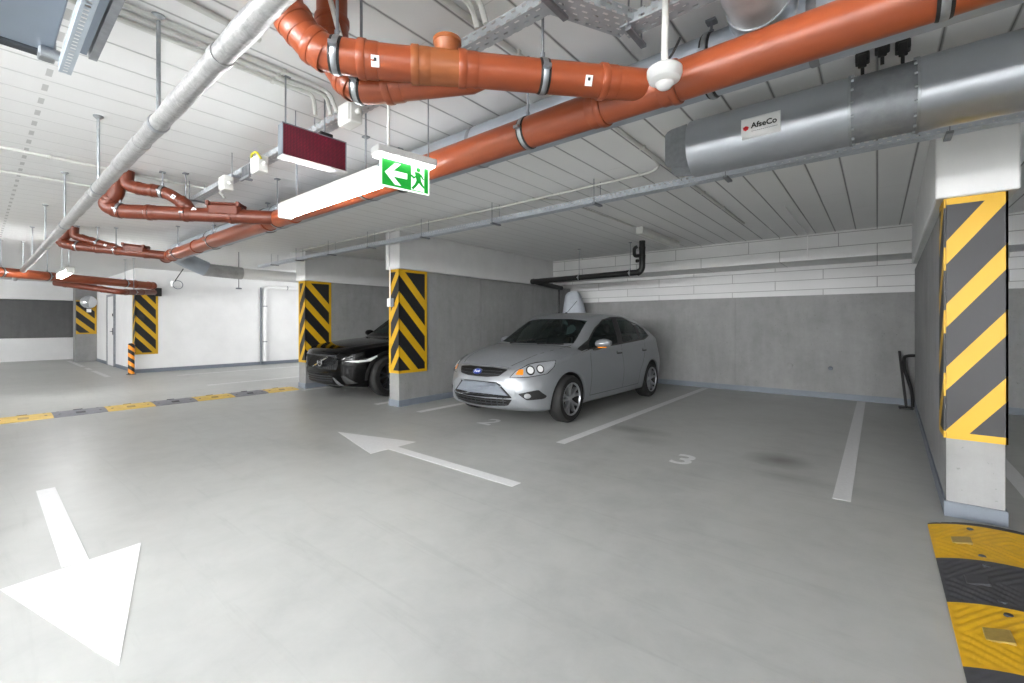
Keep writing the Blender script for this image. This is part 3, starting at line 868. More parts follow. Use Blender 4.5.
# ---------------------------------------------------------------- pipework
def along(path, dist):
    """point and direction at a distance along a polyline"""
    for a, b in zip(path, path[1:]):
        l = (b-a).length
        if dist <= l or b is path[-1]: return a+(b-a).normalized()*min(dist, l), (b-a).normalized()
        dist -= l

def ring_bm(p, d, r0, r1, w, seg=28, lipw=None):
    """collar: a band of outer radius r1 round direction d at p"""
    bm = B(); n = d.normalized(); k = w/2
    pts = [p-n*k, p-n*k, p-n*k*.7, p+n*k*.7, p+n*k, p+n*k]; rr = [r0*.985, r1*.97, r1, r1, r1*.97, r0*.985]
    up = Vector((0, 0, 1)) if abs(n.z) < .9 else Vector((1, 0, 0))
    u = n.cross(up).normalized(); v = n.cross(u); rings = []
    for q, r in zip(pts, rr): rings.append([bm.verts.new(q+(u*math.cos(2*PI*i/seg)+v*math.sin(2*PI*i/seg))*r) for i in range(seg)])
    for a, b in zip(rings, rings[1:]):
        for i in range(seg): bm.faces.new((a[i], a[(i+1) % seg], b[(i+1) % seg], b[i]))
    return bm

def socket(parent, path, dist, r, mat='orange_plastic', w=.075, reach=.0):
    p, d = along(path, dist)
    bm = ring_bm(p, d, r, r*1.12, w*.42); merge(bm, ring_bm(p+d*w*.45, d, r, r*1.055, w*.75))
    return obj('socket', bm, mat, parent, smooth=.7)

def clamp(parent, path, dist, r, rodded=True, top=CEIL, width=.03):
    p, d = along(path, dist)
    bm = ring_bm(p, d, r*1.0, r*1.075, width*.8); lin = ring_bm(p, d, r*1.0, r*1.05, width*1.4)
    for f in lin.faces: f.material_index = 1
    merge(bm, lin)
    u = d.cross(Vector((0, 0, 1))).normalized()
    for s in (-1, 1): obox(bm, p+u*s*r*1.15, d, u, (0, 0, 1), width, .03, .014)
    c = obj('clamp', bm, ['galvanized', 'post_black'], parent, smooth=.7)
    if rodded:
        bm = B(); a = p+Vector((0, 0, r*1.05)); rod(bm, a, (a.x, a.y, top-.001), .006, 8)
        lathe(bm, [(0, -.028), (.011, -.028), (.011, 0), (0, 0)], (a.x, a.y, a.z+.028), seg=6); box(bm, a.x-.022, a.x+.022, a.y-.022, a.y+.022, top-.012, top-.001)
        obj('hanger_rod', bm, 'dull_zinc', c, smooth=.7)
    return c

def pipe(name, pts, r, mat, parent, bend, seg=28, n=7, melt=0.):
    path = fillet(pts, bend, n) if len(pts) > 2 else [Vector(p) for p in pts]
    rr = r
    if melt:                                             # the end runs out inside the pipe it joins
        e = (path[-1]-path[-2]).normalized(); path.insert(-1, path[-1]-e*melt); rr = [r]*(len(path)-1)+[r*.25]
    bm = B(); sweep(bm, path, rr, seg); return obj(name, bm, mat, parent, smooth=.8), path

def sticker(parent, p, n, along_d, w, h):
    """small white label on a pipe"""
    ux = along_d.normalized(); uz = n.normalized(); uy = uz.cross(ux); bm = B()
    obox(bm, p, ux, uy, uz, w, h, .002); obox(bm, p+uz*.0015+uy*h*.15, ux, uy, uz, w*.35, h*.3, .0016, mi=1)
    return obj('label_sticker', bm, ['sticker_white', 'post_black'], parent, label='small white printed sticker')

CAMP = Vector((0, 0, 1.3))
def facing(path, dist, r, up=0.):
    p, d = along(path, dist); v = (CAMP-p); v -= d*v.dot(d); v.normalize(); return p+v*(r+.0025), v, d

MY, MZ, MR = 1.893, 2.322, .081
main = thing('drain_pipe', 'long straight orange drain pipe running the length of the ceiling', 'pipe', (0, 0, 0))
_, mp = pipe('pipe', [(7.4, MY, MZ), (-8.50, MY, MZ)], MR, 'orange_plastic', main, .1, 32)
D = lambda x: 7.4-x
for x in (-.66, -1.0, 2.4, -4.75, -4.2, -7.0, -8.2): socket(main, mp, D(x), MR)
for x in (.16, -1.45, -3.0, -4.55, -6.4, -7.9, 2.6, 5.0): clamp(main, mp, D(x), MR)
bm = B(); lathe(bm, [(0, 0), (MR*1.1, 0), (MR*1.1, -.05), (0, -.055)], (-8.50, MY, MZ), 'X', 28); obj('end_cap', bm, 'brown_orange_plastic', main, smooth=.7)

# branch A, near: two drops, a tee with an open cup, joins at 45 degrees
R2 = .0655
a = thing('drain_branch', 'near orange drain branch with elbows and an open cup beside the motion sensor', 'pipe', (0, 0, 0), 0, 'drain branches')
_, pa = pipe('pipe', [(-1.725, .735, CEIL+.02), (-1.735, .74, 2.50), (-1.655, .835, 2.335), (-1.50, 1.012, 2.322), (-.78, 1.86, 2.335)], R2, 'orange_plastic', a, .075)
tot = sum((q-p).length for p, q in zip(pa, pa[1:]))
for dist, mt in ((.17, 0), (.30, 0), (.415, 0), (.60, 0), (.80, 1), (.985, 0), (tot-.20, 0)): socket(a, pa, dist, R2, 'tan_orange_plastic' if mt else 'orange_plastic')
_, d45 = along(pa, tot-.2)
bm = B(); sweep(bm, [along(pa, .82)[0], along(pa, .975)[0]], R2*1.03, 28); obj('tee_body', bm, 'tan_orange_plastic', a, smooth=.8)
p, _ = along(pa, .925); bm = B(); lathe(bm, [(.042, .0), (.042, R2-.01), (.046, R2+.005), (.053, R2+.03), (.057, R2+.032), (.057, R2+.045), (.051, R2+.045), (.044, R2+.01), (0, R2+.01)], (p.x, p.y, p.z), 'Z', 28); obj('open_cup', bm, 'tan_orange_plastic', a, smooth=.7, label='open brown cup on the branch')
clamp(a, pa, .505, R2); clamp(a, pa, 1.32, R2)
for dist in (.655, tot-.28):
    q, v, d = facing(pa, dist, R2); sticker(a, q, v, d, .03, .04)
_, pb = pipe('drop_pipe', [(-1.804, .975, CEIL+.02), (-1.804, .975, 2.42), (-1.70, 1.03, 2.285), (-1.16, 1.40, 2.325)], R2*.95, 'orange_plastic', a, .075, melt=.16)
for dist in (.15, .27, .42, .62): socket(a, pb, dist, R2*.97)
clamp(a, pb, .50, R2*.97)
bm = B(); rod(bm, (-1.76, .92, CEIL-.001), (-1.60, .90, 2.40), .010, 10); obj('hanger_rod', bm, 'cream_plastic', a, smooth=.7)

# branches B and C, farther: two stacked runs that merge before an inspection hatch
def far_branch(label, s0, s1, dz2, flip=1):
    t = thing('drain_branch', label, 'pipe', (0, 0, 0), 0, 'drain branches')
    s0, s1 = Vector(s0), Vector(s1); d = (s1-s0); L = d.length; d.normalize(); dh = Vector((d.x, d.y, 0)).normalized()
    _, q = pipe('pipe', [s0+dh*.08+Vector((0, 0, CEIL-s0.z+.01)), s0+dh*.07+Vector((0, 0, .15)), s0-dh*.03+Vector((0, 0, .05)), s0+d*.10, s1], R2, 'brown_orange_plastic', t, .09)
    for x in (.20, .34, .62, L*.58+.1, L*.93): socket(t, q, x+.1, R2, 'brown_orange_plastic')
    clamp(t, q, .48, R2); clamp(t, q, L*.72, R2)
    e0 = s0+Vector((0, 0, dz2)); m0 = s0+d*L*.34+Vector((0, 0, dz2-.02)); m1 = s0+d*L*.52+Vector((0, 0, .03))
    _, q2 = pipe('upper_pipe', [e0+dh*.16+Vector((0, 0, .16)), e0+dh*.15+Vector((0, 0, .03)), e0+dh*.26, m0, m1], R2*.84, 'brown_orange_plastic', t, .07, melt=.10)
    for x in (.22, .34, .6): socket(t, q2, x, R2*.84, 'brown_orange_plastic')
    clamp(t, q2, .42, R2*.84)
    for path, x, r in ((q, .72, R2), (q2, .55, R2*.84), (q2, .8, R2*.84)):
        pp, v, dd = facing(path, x, r); sticker(t, pp, v, dd, .035, .035)
    c = s0+d*L*.70; u = d.cross(Vector((0, 0, 1))).normalized(); bm = B()
    obox(bm, c+Vector((0, 0, R2*.70)), d, u, (0, 0, 1), .30, .15, .13, .03); obox(bm, c+Vector((0, 0, R2*.75+.055)), d, u, (0, 0, 1), .31, .155, .018, .006)
    for i in (-1, 1):
        for j in (-1, 1): obox(bm, c+d*i*.13+u*j*.075+Vector((0, 0, R2*.75+.05)), d, u, (0, 0, 1), .03, .03, .045, .004)
    obj('inspection_hatch', bm, 'brown_orange_plastic', t)
    return t, q
far_branch('middle orange drain branch with stacked twin pipes behind the silver pipe', (-5.47, .78, 2.335), (-4.54, 1.86, 2.325), .215)
far_branch('third, far orange drain branch with a hatch, low over the far speed bump', (-9.15, .80, 2.44), (-8.36, 1.86, 2.325), .10)
# the last, diagonal run past the far lamp
t = thing('drain_pipe', 'glowing orange drain pipe crossing in front of the far lamp', 'pipe', (0, 0, 0))
_, q = pipe('pipe', [(-10.85, -.45, 2.155), (-13.46, 2.72, 2.195)], .083, 'orange_plastic', t, .1)
L = (q[1]-q[0]).length
socket(t, q, L-.12, .083); socket(t, q, L-.5, .083)
for x in (.95, 1.7, L-.75): clamp(t, q, x, .083)
bm = B(); lathe(bm, [(0, 0), (.093, .0), (.093, .03), (.06, .05), (0, .05)], (0, 0, 0), 'X', 24); bm.transform(Matrix.Translation(q[1]) @ (q[1]-q[0]).to_track_quat('X', 'Z').to_matrix().to_4x4()); obj('end_cap', bm, 'brown_orange_plastic', t, smooth=.7)
t = thing('drain_branch', 'thin dark brown drain branch sagging below the glowing orange pipe', 'pipe', (0, 0, 0), 0, 'drain branches')
_, q = pipe('pipe', [(-12.95, 1.05, 2.12), (-12.6, 1.35, 2.06), (-12.25, 1.95, 1.95), (-13.3, 2.72, 2.03)], .062, 'brown_orange_plastic', t, .12)
for x in (.2, .5, .85, 1.3, 1.9): socket(t, q, x, .062, 'brown_orange_plastic')
clamp(t, q, 1.6, .062)

# ---------------------------------------------------------------- silver insulated pipe
s = thing('insulated_pipe', 'silver foil wrapped pipe slanting across the upper left', 'pipe', (0, 0, 0))
SY, SZ, SR = .54, 2.22, .0375
bm = B(); n = 160; pts = [Vector((1.4-15.4*i/n, SY, SZ)) for i in range(n+1)]
rr = [SR*(1+.05*math.sin(i*1.7)+.035*random.uniform(-1, 1)) for i in range(n+1)]
sweep(bm, pts, rr, 24); obj('foil_sleeve', bm, 'foil_wrap', s, smooth=1.2)
for x in (-.9, -1.75, -2.9, -3.4, -4.3, -5.6, -7.2, -9, -11): bm = ring_bm(Vector((x, SY, SZ)), Vector((1, 0, 0)), SR, SR*1.09, .05); obj('tape_band', bm, 'foil_wrap', s, smooth=.8)
for x in (-2.56, -4.12, -5.9, -7.7, -9.6, -11.5):
    c = obj('clamp', ring_bm(Vector((x, SY, SZ)), Vector((1, 0, 0)), SR, SR*1.14, .03), 'galvanized', s, smooth=.7)
    bm = B(); rod(bm, (x, SY, SZ+SR), (x, SY, CEIL-.001), .009); lathe(bm, [(0, 0), (.028, 0), (.028, -.008), (.014, -.02), (0, -.02)], (x, SY, CEIL-.001), seg=12); obj('hanger_rod', bm, 'galvanized', c, smooth=.7)
t = thing('insulated_pipe', 'short silver pipe crossing behind the far lamp', 'pipe', (0, 0, 0))
_, q = pipe('foil_sleeve', [(-9.6, .15, 2.45), (-13.8, .28, 2.05)], .045, 'foil_wrap', t, .1, 18)
clamp(t, q, 1.2, .045)

# ---------------------------------------------------------------- ventilation ducts
t = thing('air_duct', 'round pale grey air duct running behind the orange drain pipe', 'duct', (0, 0, 0))
DY, DZ, DR = 2.20, 2.505, .135
_, q = pipe('duct', [(7.4, DY, DZ), (-9.4, DY, DZ), (-9.66, DY+.26, DZ-.08), (-9.66, 2.75, DZ-.2)], DR, 'grey_duct', t, .2, 36)
for x in (-.2, -2.1, -3.4, -5.2, -6.9, -8.6, 2.0, 4.0): obj('joint_band', ring_bm(Vector((x, DY, DZ)), Vector((1, 0, 0)), DR, DR*1.03, .035), 'dull_zinc', t, smooth=.7)
for x in (-.6, -3.0, -5.55, -7.4, 1.6): clamp(t, q, 7.4-x, DR)
bm = B(); p0 = Vector((-9.66, 2.7, 2.295)); p1 = Vector((-9.66, 3.35, 2.275)); n = 26
sweep(bm, [p0.lerp(p1, i/n) for i in range(n+1)], [.118*(1+(.02 if i % 2 else -.01)) for i in range(n+1)], 28); obj('spiral_section', bm, 'spiral_duct', t, smooth=.5)
bm = B(); sweep(bm, [(-9.66, 3.34, 2.275), (-9.66, 7.8, 2.285)], .108, 28); obj('white_section', bm, 'white_plastic', t, smooth=.8, label='white painted end of the duct')
t = thing('duct_spur', 'dark ribbed spiral duct at the top edge over the orange pipe', 'duct', (0, 0, 0))
bm = B(); n = 60; p0, p1 = Vector((-.355, .55, 2.575)), Vector((-.355, 2.09, 2.56))
sweep(bm, [p0.lerp(p1, i/n) for i in range(n+1)], [.113*(1+(.03 if i % 5 == 0 else 0)) for i in range(n+1)], 32); obj('spiral_duct', bm, 'spiral_duct', t, smooth=.6)
obj('collar', ring_bm(Vector((-.355, 1.98, 2.562)), Vector((0, 1, 0)), .113, .123, .09), 'galvanized', t, smooth=.7)

# ---------------------------------------------------------------- jet fan with sticker
FY, FZ, FR = 3.05, 2.455, .178
t = thing('jet_fan', 'big round steel jet fan with a white sticker under the ceiling', 'fan', (0, 0, 0))
def tube_x(x0, x1, r, mat, name, wall=.02):
    bm = B(); lathe(bm, [(r-wall, x0), (r-.004, x0), (r, x0+.004), (r, x1-.004), (r-.004, x1), (r-wall, x1)], (0, FY, FZ), 'X', 72, close=True); return obj(name, bm, mat, t, smooth=.6)
tube_x(-.945, -.115, FR, 'fan_steel', 'silencer')
mid = tube_x(-.11, .155, FR*.955, 'dull_zinc', 'fan_casing')
tube_x(.16, 1.45, FR, 'fan_steel', 'silencer')
for x in (-.112, .157):
    bm = B(); lathe(bm, [(FR*.93, x-.006), (FR*1.03, x-.006), (FR*1.03, x+.006), (FR*.93, x+.006)], (0, FY, FZ), 'X', 72, close=True); fl = obj('flange', bm, 'galvanized', t, smooth=.6)
    for k in range(16):
        an = 2*PI*k/16+.1; bm = B(); sg = 1 if x < 0 else -1
        lathe(bm, [(0, .012), (.008, .012), (.008, 0), (0, 0)], (0, 0, 0), 'X', 6); bm.transform(Matrix.Translation((x+sg*.006, FY+math.cos(an)*FR*.985, FZ+math.sin(an)*FR*.985)) @ Matrix.Diagonal((sg, 1, 1, 1))); obj('bolt', bm, 'galvanized', fl)
# rounded deflector plates at the outlet
for k, (y0, tilt) in enumerate(((-.55, .3), (0.1, .0), (.65, -.3))):
    bm = B(); n = 10; hh = FR*math.sqrt(max(.05, 1-y0*y0))*.95
    prof = [(-.14, -hh*.7), (-.125, -hh*.82), (-.1, -hh*.9), (.0, -hh), (.0, hh), (-.1, hh*.9), (-.125, hh*.82), (-.14, hh*.7)]
    prism(bm, prof, plane_M((-.955, FY+y0*FR, FZ), (1, tilt*.3, 0), (0, 0, 1)), .004); obj('deflector_plate', bm, 'galvanized', t)
bm = B(); lathe(bm, [(0, -.5), (FR-.022, -.5), (FR-.022, -.505), (0, -.505)], (0, FY, FZ), 'X', 40); obj('dark_core', bm, 'dark_trim', t)
el = math.atan2(CAMP.z-FZ, -FY)      # direction from the axis to the lane
st = bpy.data.objects.new('sticker', None); COL.objects.link(st); st.parent = t
bm = B(); n = 10; a0 = .33; rr = FR+.0012; V = {}
for i in range(2):
    for j in range(n+1):
        an = el - .26 + a0*(-1+2*j/n); V[i, j] = bm.verts.new(((-.618, -.418)[i], FY+math.cos(an)*rr, FZ+math.sin(an)*rr))
for j in range(n): bm.faces.new((V[0, j], V[1, j], V[1, j+1], V[0, j+1]))
bm2 = obj('label_sheet', bm, 'sticker_white', st, smooth=1.); md = bm2.modifiers.new('thickness', 'SOLIDIFY'); md.thickness = .001
def on_fan(x, da):
    an = el - .26 - da; nrm = Vector((0, math.cos(an), math.sin(an))); p = Vector((x, FY, FZ)) + nrm*(FR+.003)
    up = Vector((0, -math.sin(an), math.cos(an)));  up = up if up.z > 0 else -up
    return plane_M(p, (1, 0, 0), up)
obj('lettering', text_bm('AfseCo', .043, on_fan(-.500, .045), .0006, .0010), 'black_print', st)
bm = B(); M = on_fan(-.593, .0)
for sx in (-1, 0, 1): prism(bm, [(sx*.008-.0045, -.014+abs(sx)*.004), (sx*.008+.0035, -.014+abs(sx)*.004), (sx*.009+.0045, .012-abs(sx)*.004), (sx*.009-.0035, .014-abs(sx)*.004)], M, .0008)
prism(bm, ellipse(0, .002, .015, .010), M, .0006)
obj('emblem', bm, 'red_print', st)
bm = B(); M = on_fan(-.498, .0)
for k in range(14): prism(bm, rect(-.066+k*.0096, -.059+k*.0096, -.0235, -.0212), M, .0004)
obj('small_print', bm, 'plate_grey', st)
for x, y in ((-.06, 2.98), (.02, 2.92), (.10, 2.98)):
    bm = B(); box(bm, x-.03, x+.03, y-.03, y+.03, CEIL-.05, CEIL-.001, .005); box(bm, x-.018, x+.018, y-.045, y-.03, CEIL-.09, CEIL-.02, .004)
    rod(bm, (x, y, CEIL-.05), (x, y+.02, FZ+FR*.9), .008); obj('mounting_bracket', bm, 'black_plastic', t)

# ---------------------------------------------------------------- cable trays
def tray_bm(path, prof, closed=False):
    """folded sheet: profile (offset across, height) carried along a straight path; UV in metres"""
    bm = B(); uv = bm.loops.layers.uv.new('UVMap'); path = [Vector(p) for p in path]; dist = [0]; vd = [0]
    for a, b in zip(path, path[1:]): dist.append(dist[-1]+(b-a).length)
    for a, b in zip(prof, prof[1:]): vd.append(vd[-1]+math.hypot(b[0]-a[0], b[1]-a[1]))
    rows = []
    for i, p in enumerate(path):
        d = (path[min(i+1, len(path)-1)]-path[max(i-1, 0)]); d.z = 0; d.normalize(); side = Vector((-d.y, d.x, 0))
        rows.append([bm.verts.new(p+side*o+Vector((0, 0, h))) for o, h in prof])
    for i in range(len(path)-1):
        for j in range(len(prof)-1):
            f = bm.faces.new((rows[i][j], rows[i+1][j], rows[i+1][j+1], rows[i][j+1]))
            for l, (a, b) in zip(f.loops, ((i, j), (i+1, j), (i+1, j+1), (i, j+1))): l[uv].uv = (dist[a], vd[b])
    return bm
def tray(parent, name, path, w, h, mat, th=.0015):
    bm = tray_bm(path, [(-w/2, h), (-w/2, 0), (w/2, 0), (w/2, h)]); o = obj(name, bm, mat, parent)
    md = o.modifiers.new('thickness', 'SOLIDIFY'); md.thickness = th; return o
def hanger(parent, x, y, z, w, top=CEIL, ax='Y'):
    bm = B(); e = w/2+.015
    for s in (-1, 1): rod(bm, (x, y+s*e, z-.012), (x, y+s*e, top-.001), .004, 6)
    box(bm, x-.018, x+.018, y-e-.015, y+e+.015, z-.02, z-.002, .002); return obj('hanger', bm, 'dull_zinc', parent)
t = thing('cable_tray', 'long perforated steel cable tray passing under the jet fan', 'cable tray', (0, 0, 0))
tray(t, 'tray_channel', [(5.8, 3.93, 2.505), (-1.0, 3.93, 2.497), (-4.3, 3.95, 2.480), (-10.4, 3.97, 2.510)], .10, .055, 'perforated_steel')
for x, z in ((2.4, 2.50), (.35, 2.50), (-.95, 2.496), (-2.15, 2.49), (-3.5, 2.485), (-4.8, 2.481), (-6.1, 2.487), (-7.3, 2.492), (-8.5, 2.50), (-9.6, 2.505)): hanger(t, x, 3.94, z, .10)
t = thing('cable_tray', 'dark perforated cable tray kinked over the orange branch pipe', 'cable tray', (0, 0, 0))
tray(t, 'tray_channel', [(-.98, 1.435, 2.54), (-6.2, 1.435, 2.54)], .075, .042, 'perforated_tray')
tray(t, 'offset_piece', [(-.99, 1.42, 2.552), (-.82, 1.78, 2.555)], .12, .045, 'perforated_tray')
tray(t, 'tray_channel', [(-.47, 1.78, 2.548), (-.84, 1.78, 2.548)], .09, .045, 'perforated_tray')
for x, y in ((-.97, 1.43), (-.80, 1.80), (-1.9, 1.43), (-3.0, 1.43), (-4.15, 1.43), (-5.3, 1.43)):
    bm = B(); box(bm, x-.013, x+.013, y-.07, y+.09, 2.520, 2.536, .002)
    for k in (-1, 1): rod(bm, (x, y+k*.065, 2.53), (x, y+k*.065, CEIL-.001), .004, 6)
    obj('support_bar', bm, 'dull_zinc', t)
bm = B()
for k in range(6): box(bm, -3.93+k*.028, -3.918+k*.028, 1.36, 1.37, 2.45, 2.545)
box(bm, -3.95, -3.77, 1.355, 1.372, 2.44, 2.46); obj('comb_bracket', bm, 'dull_zinc', t)

# junction boxes with cable glands
for x, y, sx, lb in ((-2.30, 1.355, .13, 'white junction box on the tray above the red display'), (-3.55, 1.355, .13, 'white junction box with yellow cables left of the red display'), (-4.24, 1.355, .11, 'small white junction box at the far end of the kinked tray')):
    t = thing('junction_box', lb, 'junction box', (x, y, 2.475), 0, 'junction boxes on the kinked tray')
    bm = B(); box(bm, -sx/2, sx/2, -.04, .035, -.06, .06, .008, seg=2); obj('housing', bm, 'cream_plastic', t)
    bm = B(); box(bm, -sx/2+.008, sx/2-.008, -.048, -.04, -.052, .052, .004); obj('lid', bm, 'cream_plastic', t)
    for k in (-1, 1):
        bm = B(); lathe(bm, [(0, 0), (.014, 0), (.014, .025), (.008, .03), (0, .03)], (k*sx/2, -.0, .0), 'X', 12); obj('gland', bm, 'cream_plastic', t, smooth=.7)
simple('cable_yellow', (190, 180, 40), .5)
t = tag(obj('cable_loop', sweep(B(), fillet([(-3.47, 1.33, 2.50), (-3.50, 1.31, 2.555), (-3.60, 1.31, 2.555), (-3.645, 1.34, 2.50)], .03), .008, 8), 'cable_yellow', smooth=1.), 'short yellow cable looping over the junction box', 'cable')

# ---------------------------------------------------------------- conduits on the ceiling
def conduit(name, label, pts, r=.011, bend=.06, mat='cream_plastic', clips=(), group='conduits on the ceiling', cat='conduit'):
    t = thing(name, label, cat, (0, 0, 0), 0, group); _, q = pipe('tube', pts, r, mat, t, bend, 10, 5)
    for c in clips:
        p, d = along(q, c); u = d.cross(Vector((0, 0, 1))).normalized(); bm = B(); obox(bm, p-Vector((0, 0, .001)), d, u, (0, 0, 1), .02, r*3.2, r*2.1, .003); obj('clip', bm, mat, t)
    return t
cz = CEIL-.016
for k, (x, y1) in enumerate(((-2.56, 1.36), (-2.63, 1.36), (-2.70, 1.30))):
    conduit('conduit', ['grey white conduit bending down into the junction box above the red display', 'middle conduit of the three leading to the box above the red display', 'outer conduit of the three leading to the box above the red display'][k],
            [(x, -.3, cz), (x, y1-.10, cz), (x+.02+.03*k, y1, cz-.02), (x+.10, y1, 2.545)], .012, .08, clips=(.5, 1.1, 1.4))
for k, x in enumerate((-1.33, -1.38)):
    conduit('conduit', ['cream conduit dropping to the kinked tray beside the open cup', 'twin cream conduit dropping to the kinked tray beside the open cup'][k], [(x, .5, cz), (x, 1.26+.04*k, cz), (x+.03, 1.36, cz-.03), (x+.04, 1.39, 2.58)], .013, .07, clips=(.4, .7))
conduit('conduit', 'long pale conduit running from the orange branch to the back of bay 3', [(-1.45, .6, cz), (-1.45, 6.9, cz)], .015, .06, clips=(.5, 1.2, 2., 2.8, 3.6, 4.4, 5.2))
conduit('conduit', 'pale conduit along the ceiling above the long perforated tray', [(-1.45, 3.55, cz), (-1.50, 3.98, cz-.01), (-3.4, 4.0, cz-.02), (-5.2, 4.02, cz), (-9.0, 4.02, cz)], .013, .2, clips=(.6, 1.5, 2.4, 3.3, 4.4, 5.5))
conduit('conduit', 'conduit along the ceiling to the unlit lamp over the silver car', [(-3.0, 4.0, cz), (-2.78, 4.3, cz), (-2.74, 6.1, cz)], .010, .1, clips=(.9, 1.7))
conduit('conduit', 'dark edged ceiling conduit above the middle drain branch', [(-5.38, -1.0, cz), (-5.42, 1.50, cz), (-5.30, 1.62, cz-.02), (-5.25, 1.66, 2.60)], .014, .12, clips=(.7, 1.4, 2.2))
conduit('conduit', 'thin ceiling conduit far left over the silver pipe', [(-6.27, -1.0, cz), (-6.22, 1.3, cz)], .012, .1, clips=(.7, 1.4))
conduit('conduit', 'white conduit with a bend at the top edge next to the silver pipe', [(-1.55, .42, cz), (-2.15, .40, cz), (-2.32, .46, cz), (-2.36, .9, cz)], .015, .1, clips=(.3, .8))
conduit('conduit', 'short pale drop at the joint over the back of bay 3', [(-.86, 6.2, cz), (-.86, 8.47, cz), (-.86, 8.488, 2.35)], .009, .02, clips=(.5, 1.5), mat='white_plastic')

# ---------------------------------------------------------------- luminaires
def strip_light(label, loc, L=1.34, on=True, rz=0., group='strip lights', rods=True, rod_dx=.45, glow='tube_glow', top=CEIL, wide=False):
    t = thing('strip_light', label, 'light', loc, rz, group); hl = L/2
    bm = B(); box(bm, -hl, hl, -.036-.018*wide, .036+.018*wide, .076-.026*wide, .105, .008, seg=2)
    for s in (-1, 1): box(bm, s*hl-.02, s*hl+.02, -.054, .054, -.006, .1, .014, seg=2)
    obj('housing', bm, 'cream_plastic', t)
    bm = B(); n = 16; rows = []; ex = .08 if wide else .75
    for x in (-hl+.02, -hl+.05, hl-.05, hl-.02):
        k = 1 if abs(x) < hl-.03 else .8
        rows.append([bm.verts.new((x, math.cos(a)*.052*k, .046+math.sin(a)*.052*k)) for a in [PI-ex+(PI+2*ex)*i/n for i in range(n+1)]])
    for a, b in zip(rows, rows[1:]):
        for i in range(n): bm.faces.new((a[i], a[i+1], b[i+1], b[i]))
    for r in (rows[0], rows[-1]): bm.faces.new(r)
    obj('diffuser', bm, glow if on else 'cream_plastic', t, smooth=1.)
    if rods:
        for s in (-1, 1):
            bm = B(); rod(bm, (s*rod_dx, 0, .10), (s*rod_dx, 0, top-loc[2]-.001), .006); box(bm, s*rod_dx-.03, s*rod_dx+.03, -.02, .02, top-loc[2]-.012, top-loc[2]-.001); obj('hanger_rod', bm, 'galvanized', t)
    return t
strip_light('bright strip light below the orange pipe behind the green exit sign', (-2.83, 1.50, 2.095), 1.26, wide=True)
strip_light('glaring strip light at the far left over the orange diagonal pipe', (-10.65, .98, 2.10), 1.34, glow='tube_glow_soft', wide=True)
strip_light('unlit white strip light on the ceiling over the silver car', (-2.66, 6.9, 2.60), 1.5, False, math.radians(90), rods=False)

# ---------------------------------------------------------------- exit sign
a_ = math.radians(90-9.4)
t = thing('exit_sign', 'green and white emergency exit sign with arrow and running figure', 'sign', (-2.09, 1.404, 2.05), a_)
bm = B(); box(bm, -.03, .335, -.045, .055, .170, .212, .008, seg=2); obj('housing', bm, 'white_plastic', t)
bm = B(); box(bm, -.02, .325, -.038, .048, .160, .171, .002); obj('light_strip', bm, 'panel_glow', t)
bm = B(); box(bm, 0, .305, -.004, .004, .0, .162, .002); obj('panel', bm, 'exit_white', t)
Ms = plane_M((0, -.0042, 0), (1, 0, 0), (0, 0, 1)); FL = lambda b, polys, th=.0012: [prism(b, p, Ms, th) for p in polys]
bm = B(); FL(bm, [rect(.010, .186, .008, .152)]); obj('green_field', bm, 'exit_green', t)
bm = B(); FL(bm, [rect(.270, .296, .008, .152)]); obj('green_strip', bm, 'exit_green', t)
Ms = plane_M((0, -.0056, 0), (1, 0, 0), (0, 0, 1))
bm = B(); FL(bm, [[(.026, .080), (.086, .140), (.122, .140), (.076, .096), (.160, .096), (.160, .064), (.076, .064), (.122, .020), (.086, .020)]]); obj('arrow', bm, 'exit_white', t)
bm = B(); FL(bm, [ellipse(.232, .134, .013, .013, 18), [(.208, .120), (.242, .117), (.250, .070), (.220, .064)], [(.210, .119), (.218, .102), (.204, .090), (.188, .100), (.184, .089), (.202, .076), (.226, .098)],
               [(.238, .117), (.256, .106), (.268, .084), (.262, .080), (.248, .096), (.232, .098)], [(.220, .074), (.242, .070), (.222, .040), (.198, .014), (.187, .024), (.208, .048)], [(.234, .076), (.250, .072), (.260, .054), (.270, .044), (.268, .032), (.248, .046), (.228, .066)]])
bmx = B(); FL(bmx, [rect(.186, .262, .0085, .013)]); merge(bm, bmx); obj('running_figure', bm, 'exit_green', t)
for x in (.05, .30):
    bm = B(); rod(bm, (x, .0, .21), (x, .0, CEIL-2.05-.001), .004 if x > .2 else .008); obj('hanger_rod', bm, 'galvanized' if x > .2 else 'cream_plastic', t)

# ---------------------------------------------------------------- red matrix display
t = thing('matrix_display', 'red dot matrix display board hanging from the ceiling', 'display', (-2.59, 1.104, 2.254), math.radians(90-1.5))
bm = B(); box(bm, 0, .385, .004, .06, 0, .183, .003); box(bm, 0, .004, -.004, .005, 0, .183); box(bm, .381, .385, -.004, .005, 0, .183); box(bm, 0, .385, -.004, .005, .179, .183); obj('case', bm, 'plate_grey', t)
bm = B(); box(bm, -.004, .389, -.01, .062, -.012, .0, .002); obj('bottom_rail', bm, 'white_plastic', t)
bm = B(); uv = bm.loops.layers.uv.new('UVMap'); f = bm.faces.new([bm.verts.new(p) for p in ((.004, .002, 0), (.381, .002, 0), (.381, .002, .179), (.004, .002, .179))])
for l, q in zip(f.loops, ((0, 0), (.377, 0), (.377, .179), (0, .179))): l[uv].uv = q
obj('led_screen', bm, 'led_dots', t)
bm = B(); box(bm, .22, .30, .0, .05, .183, .205, .004); obj('mount', bm, 'black_plastic', t)
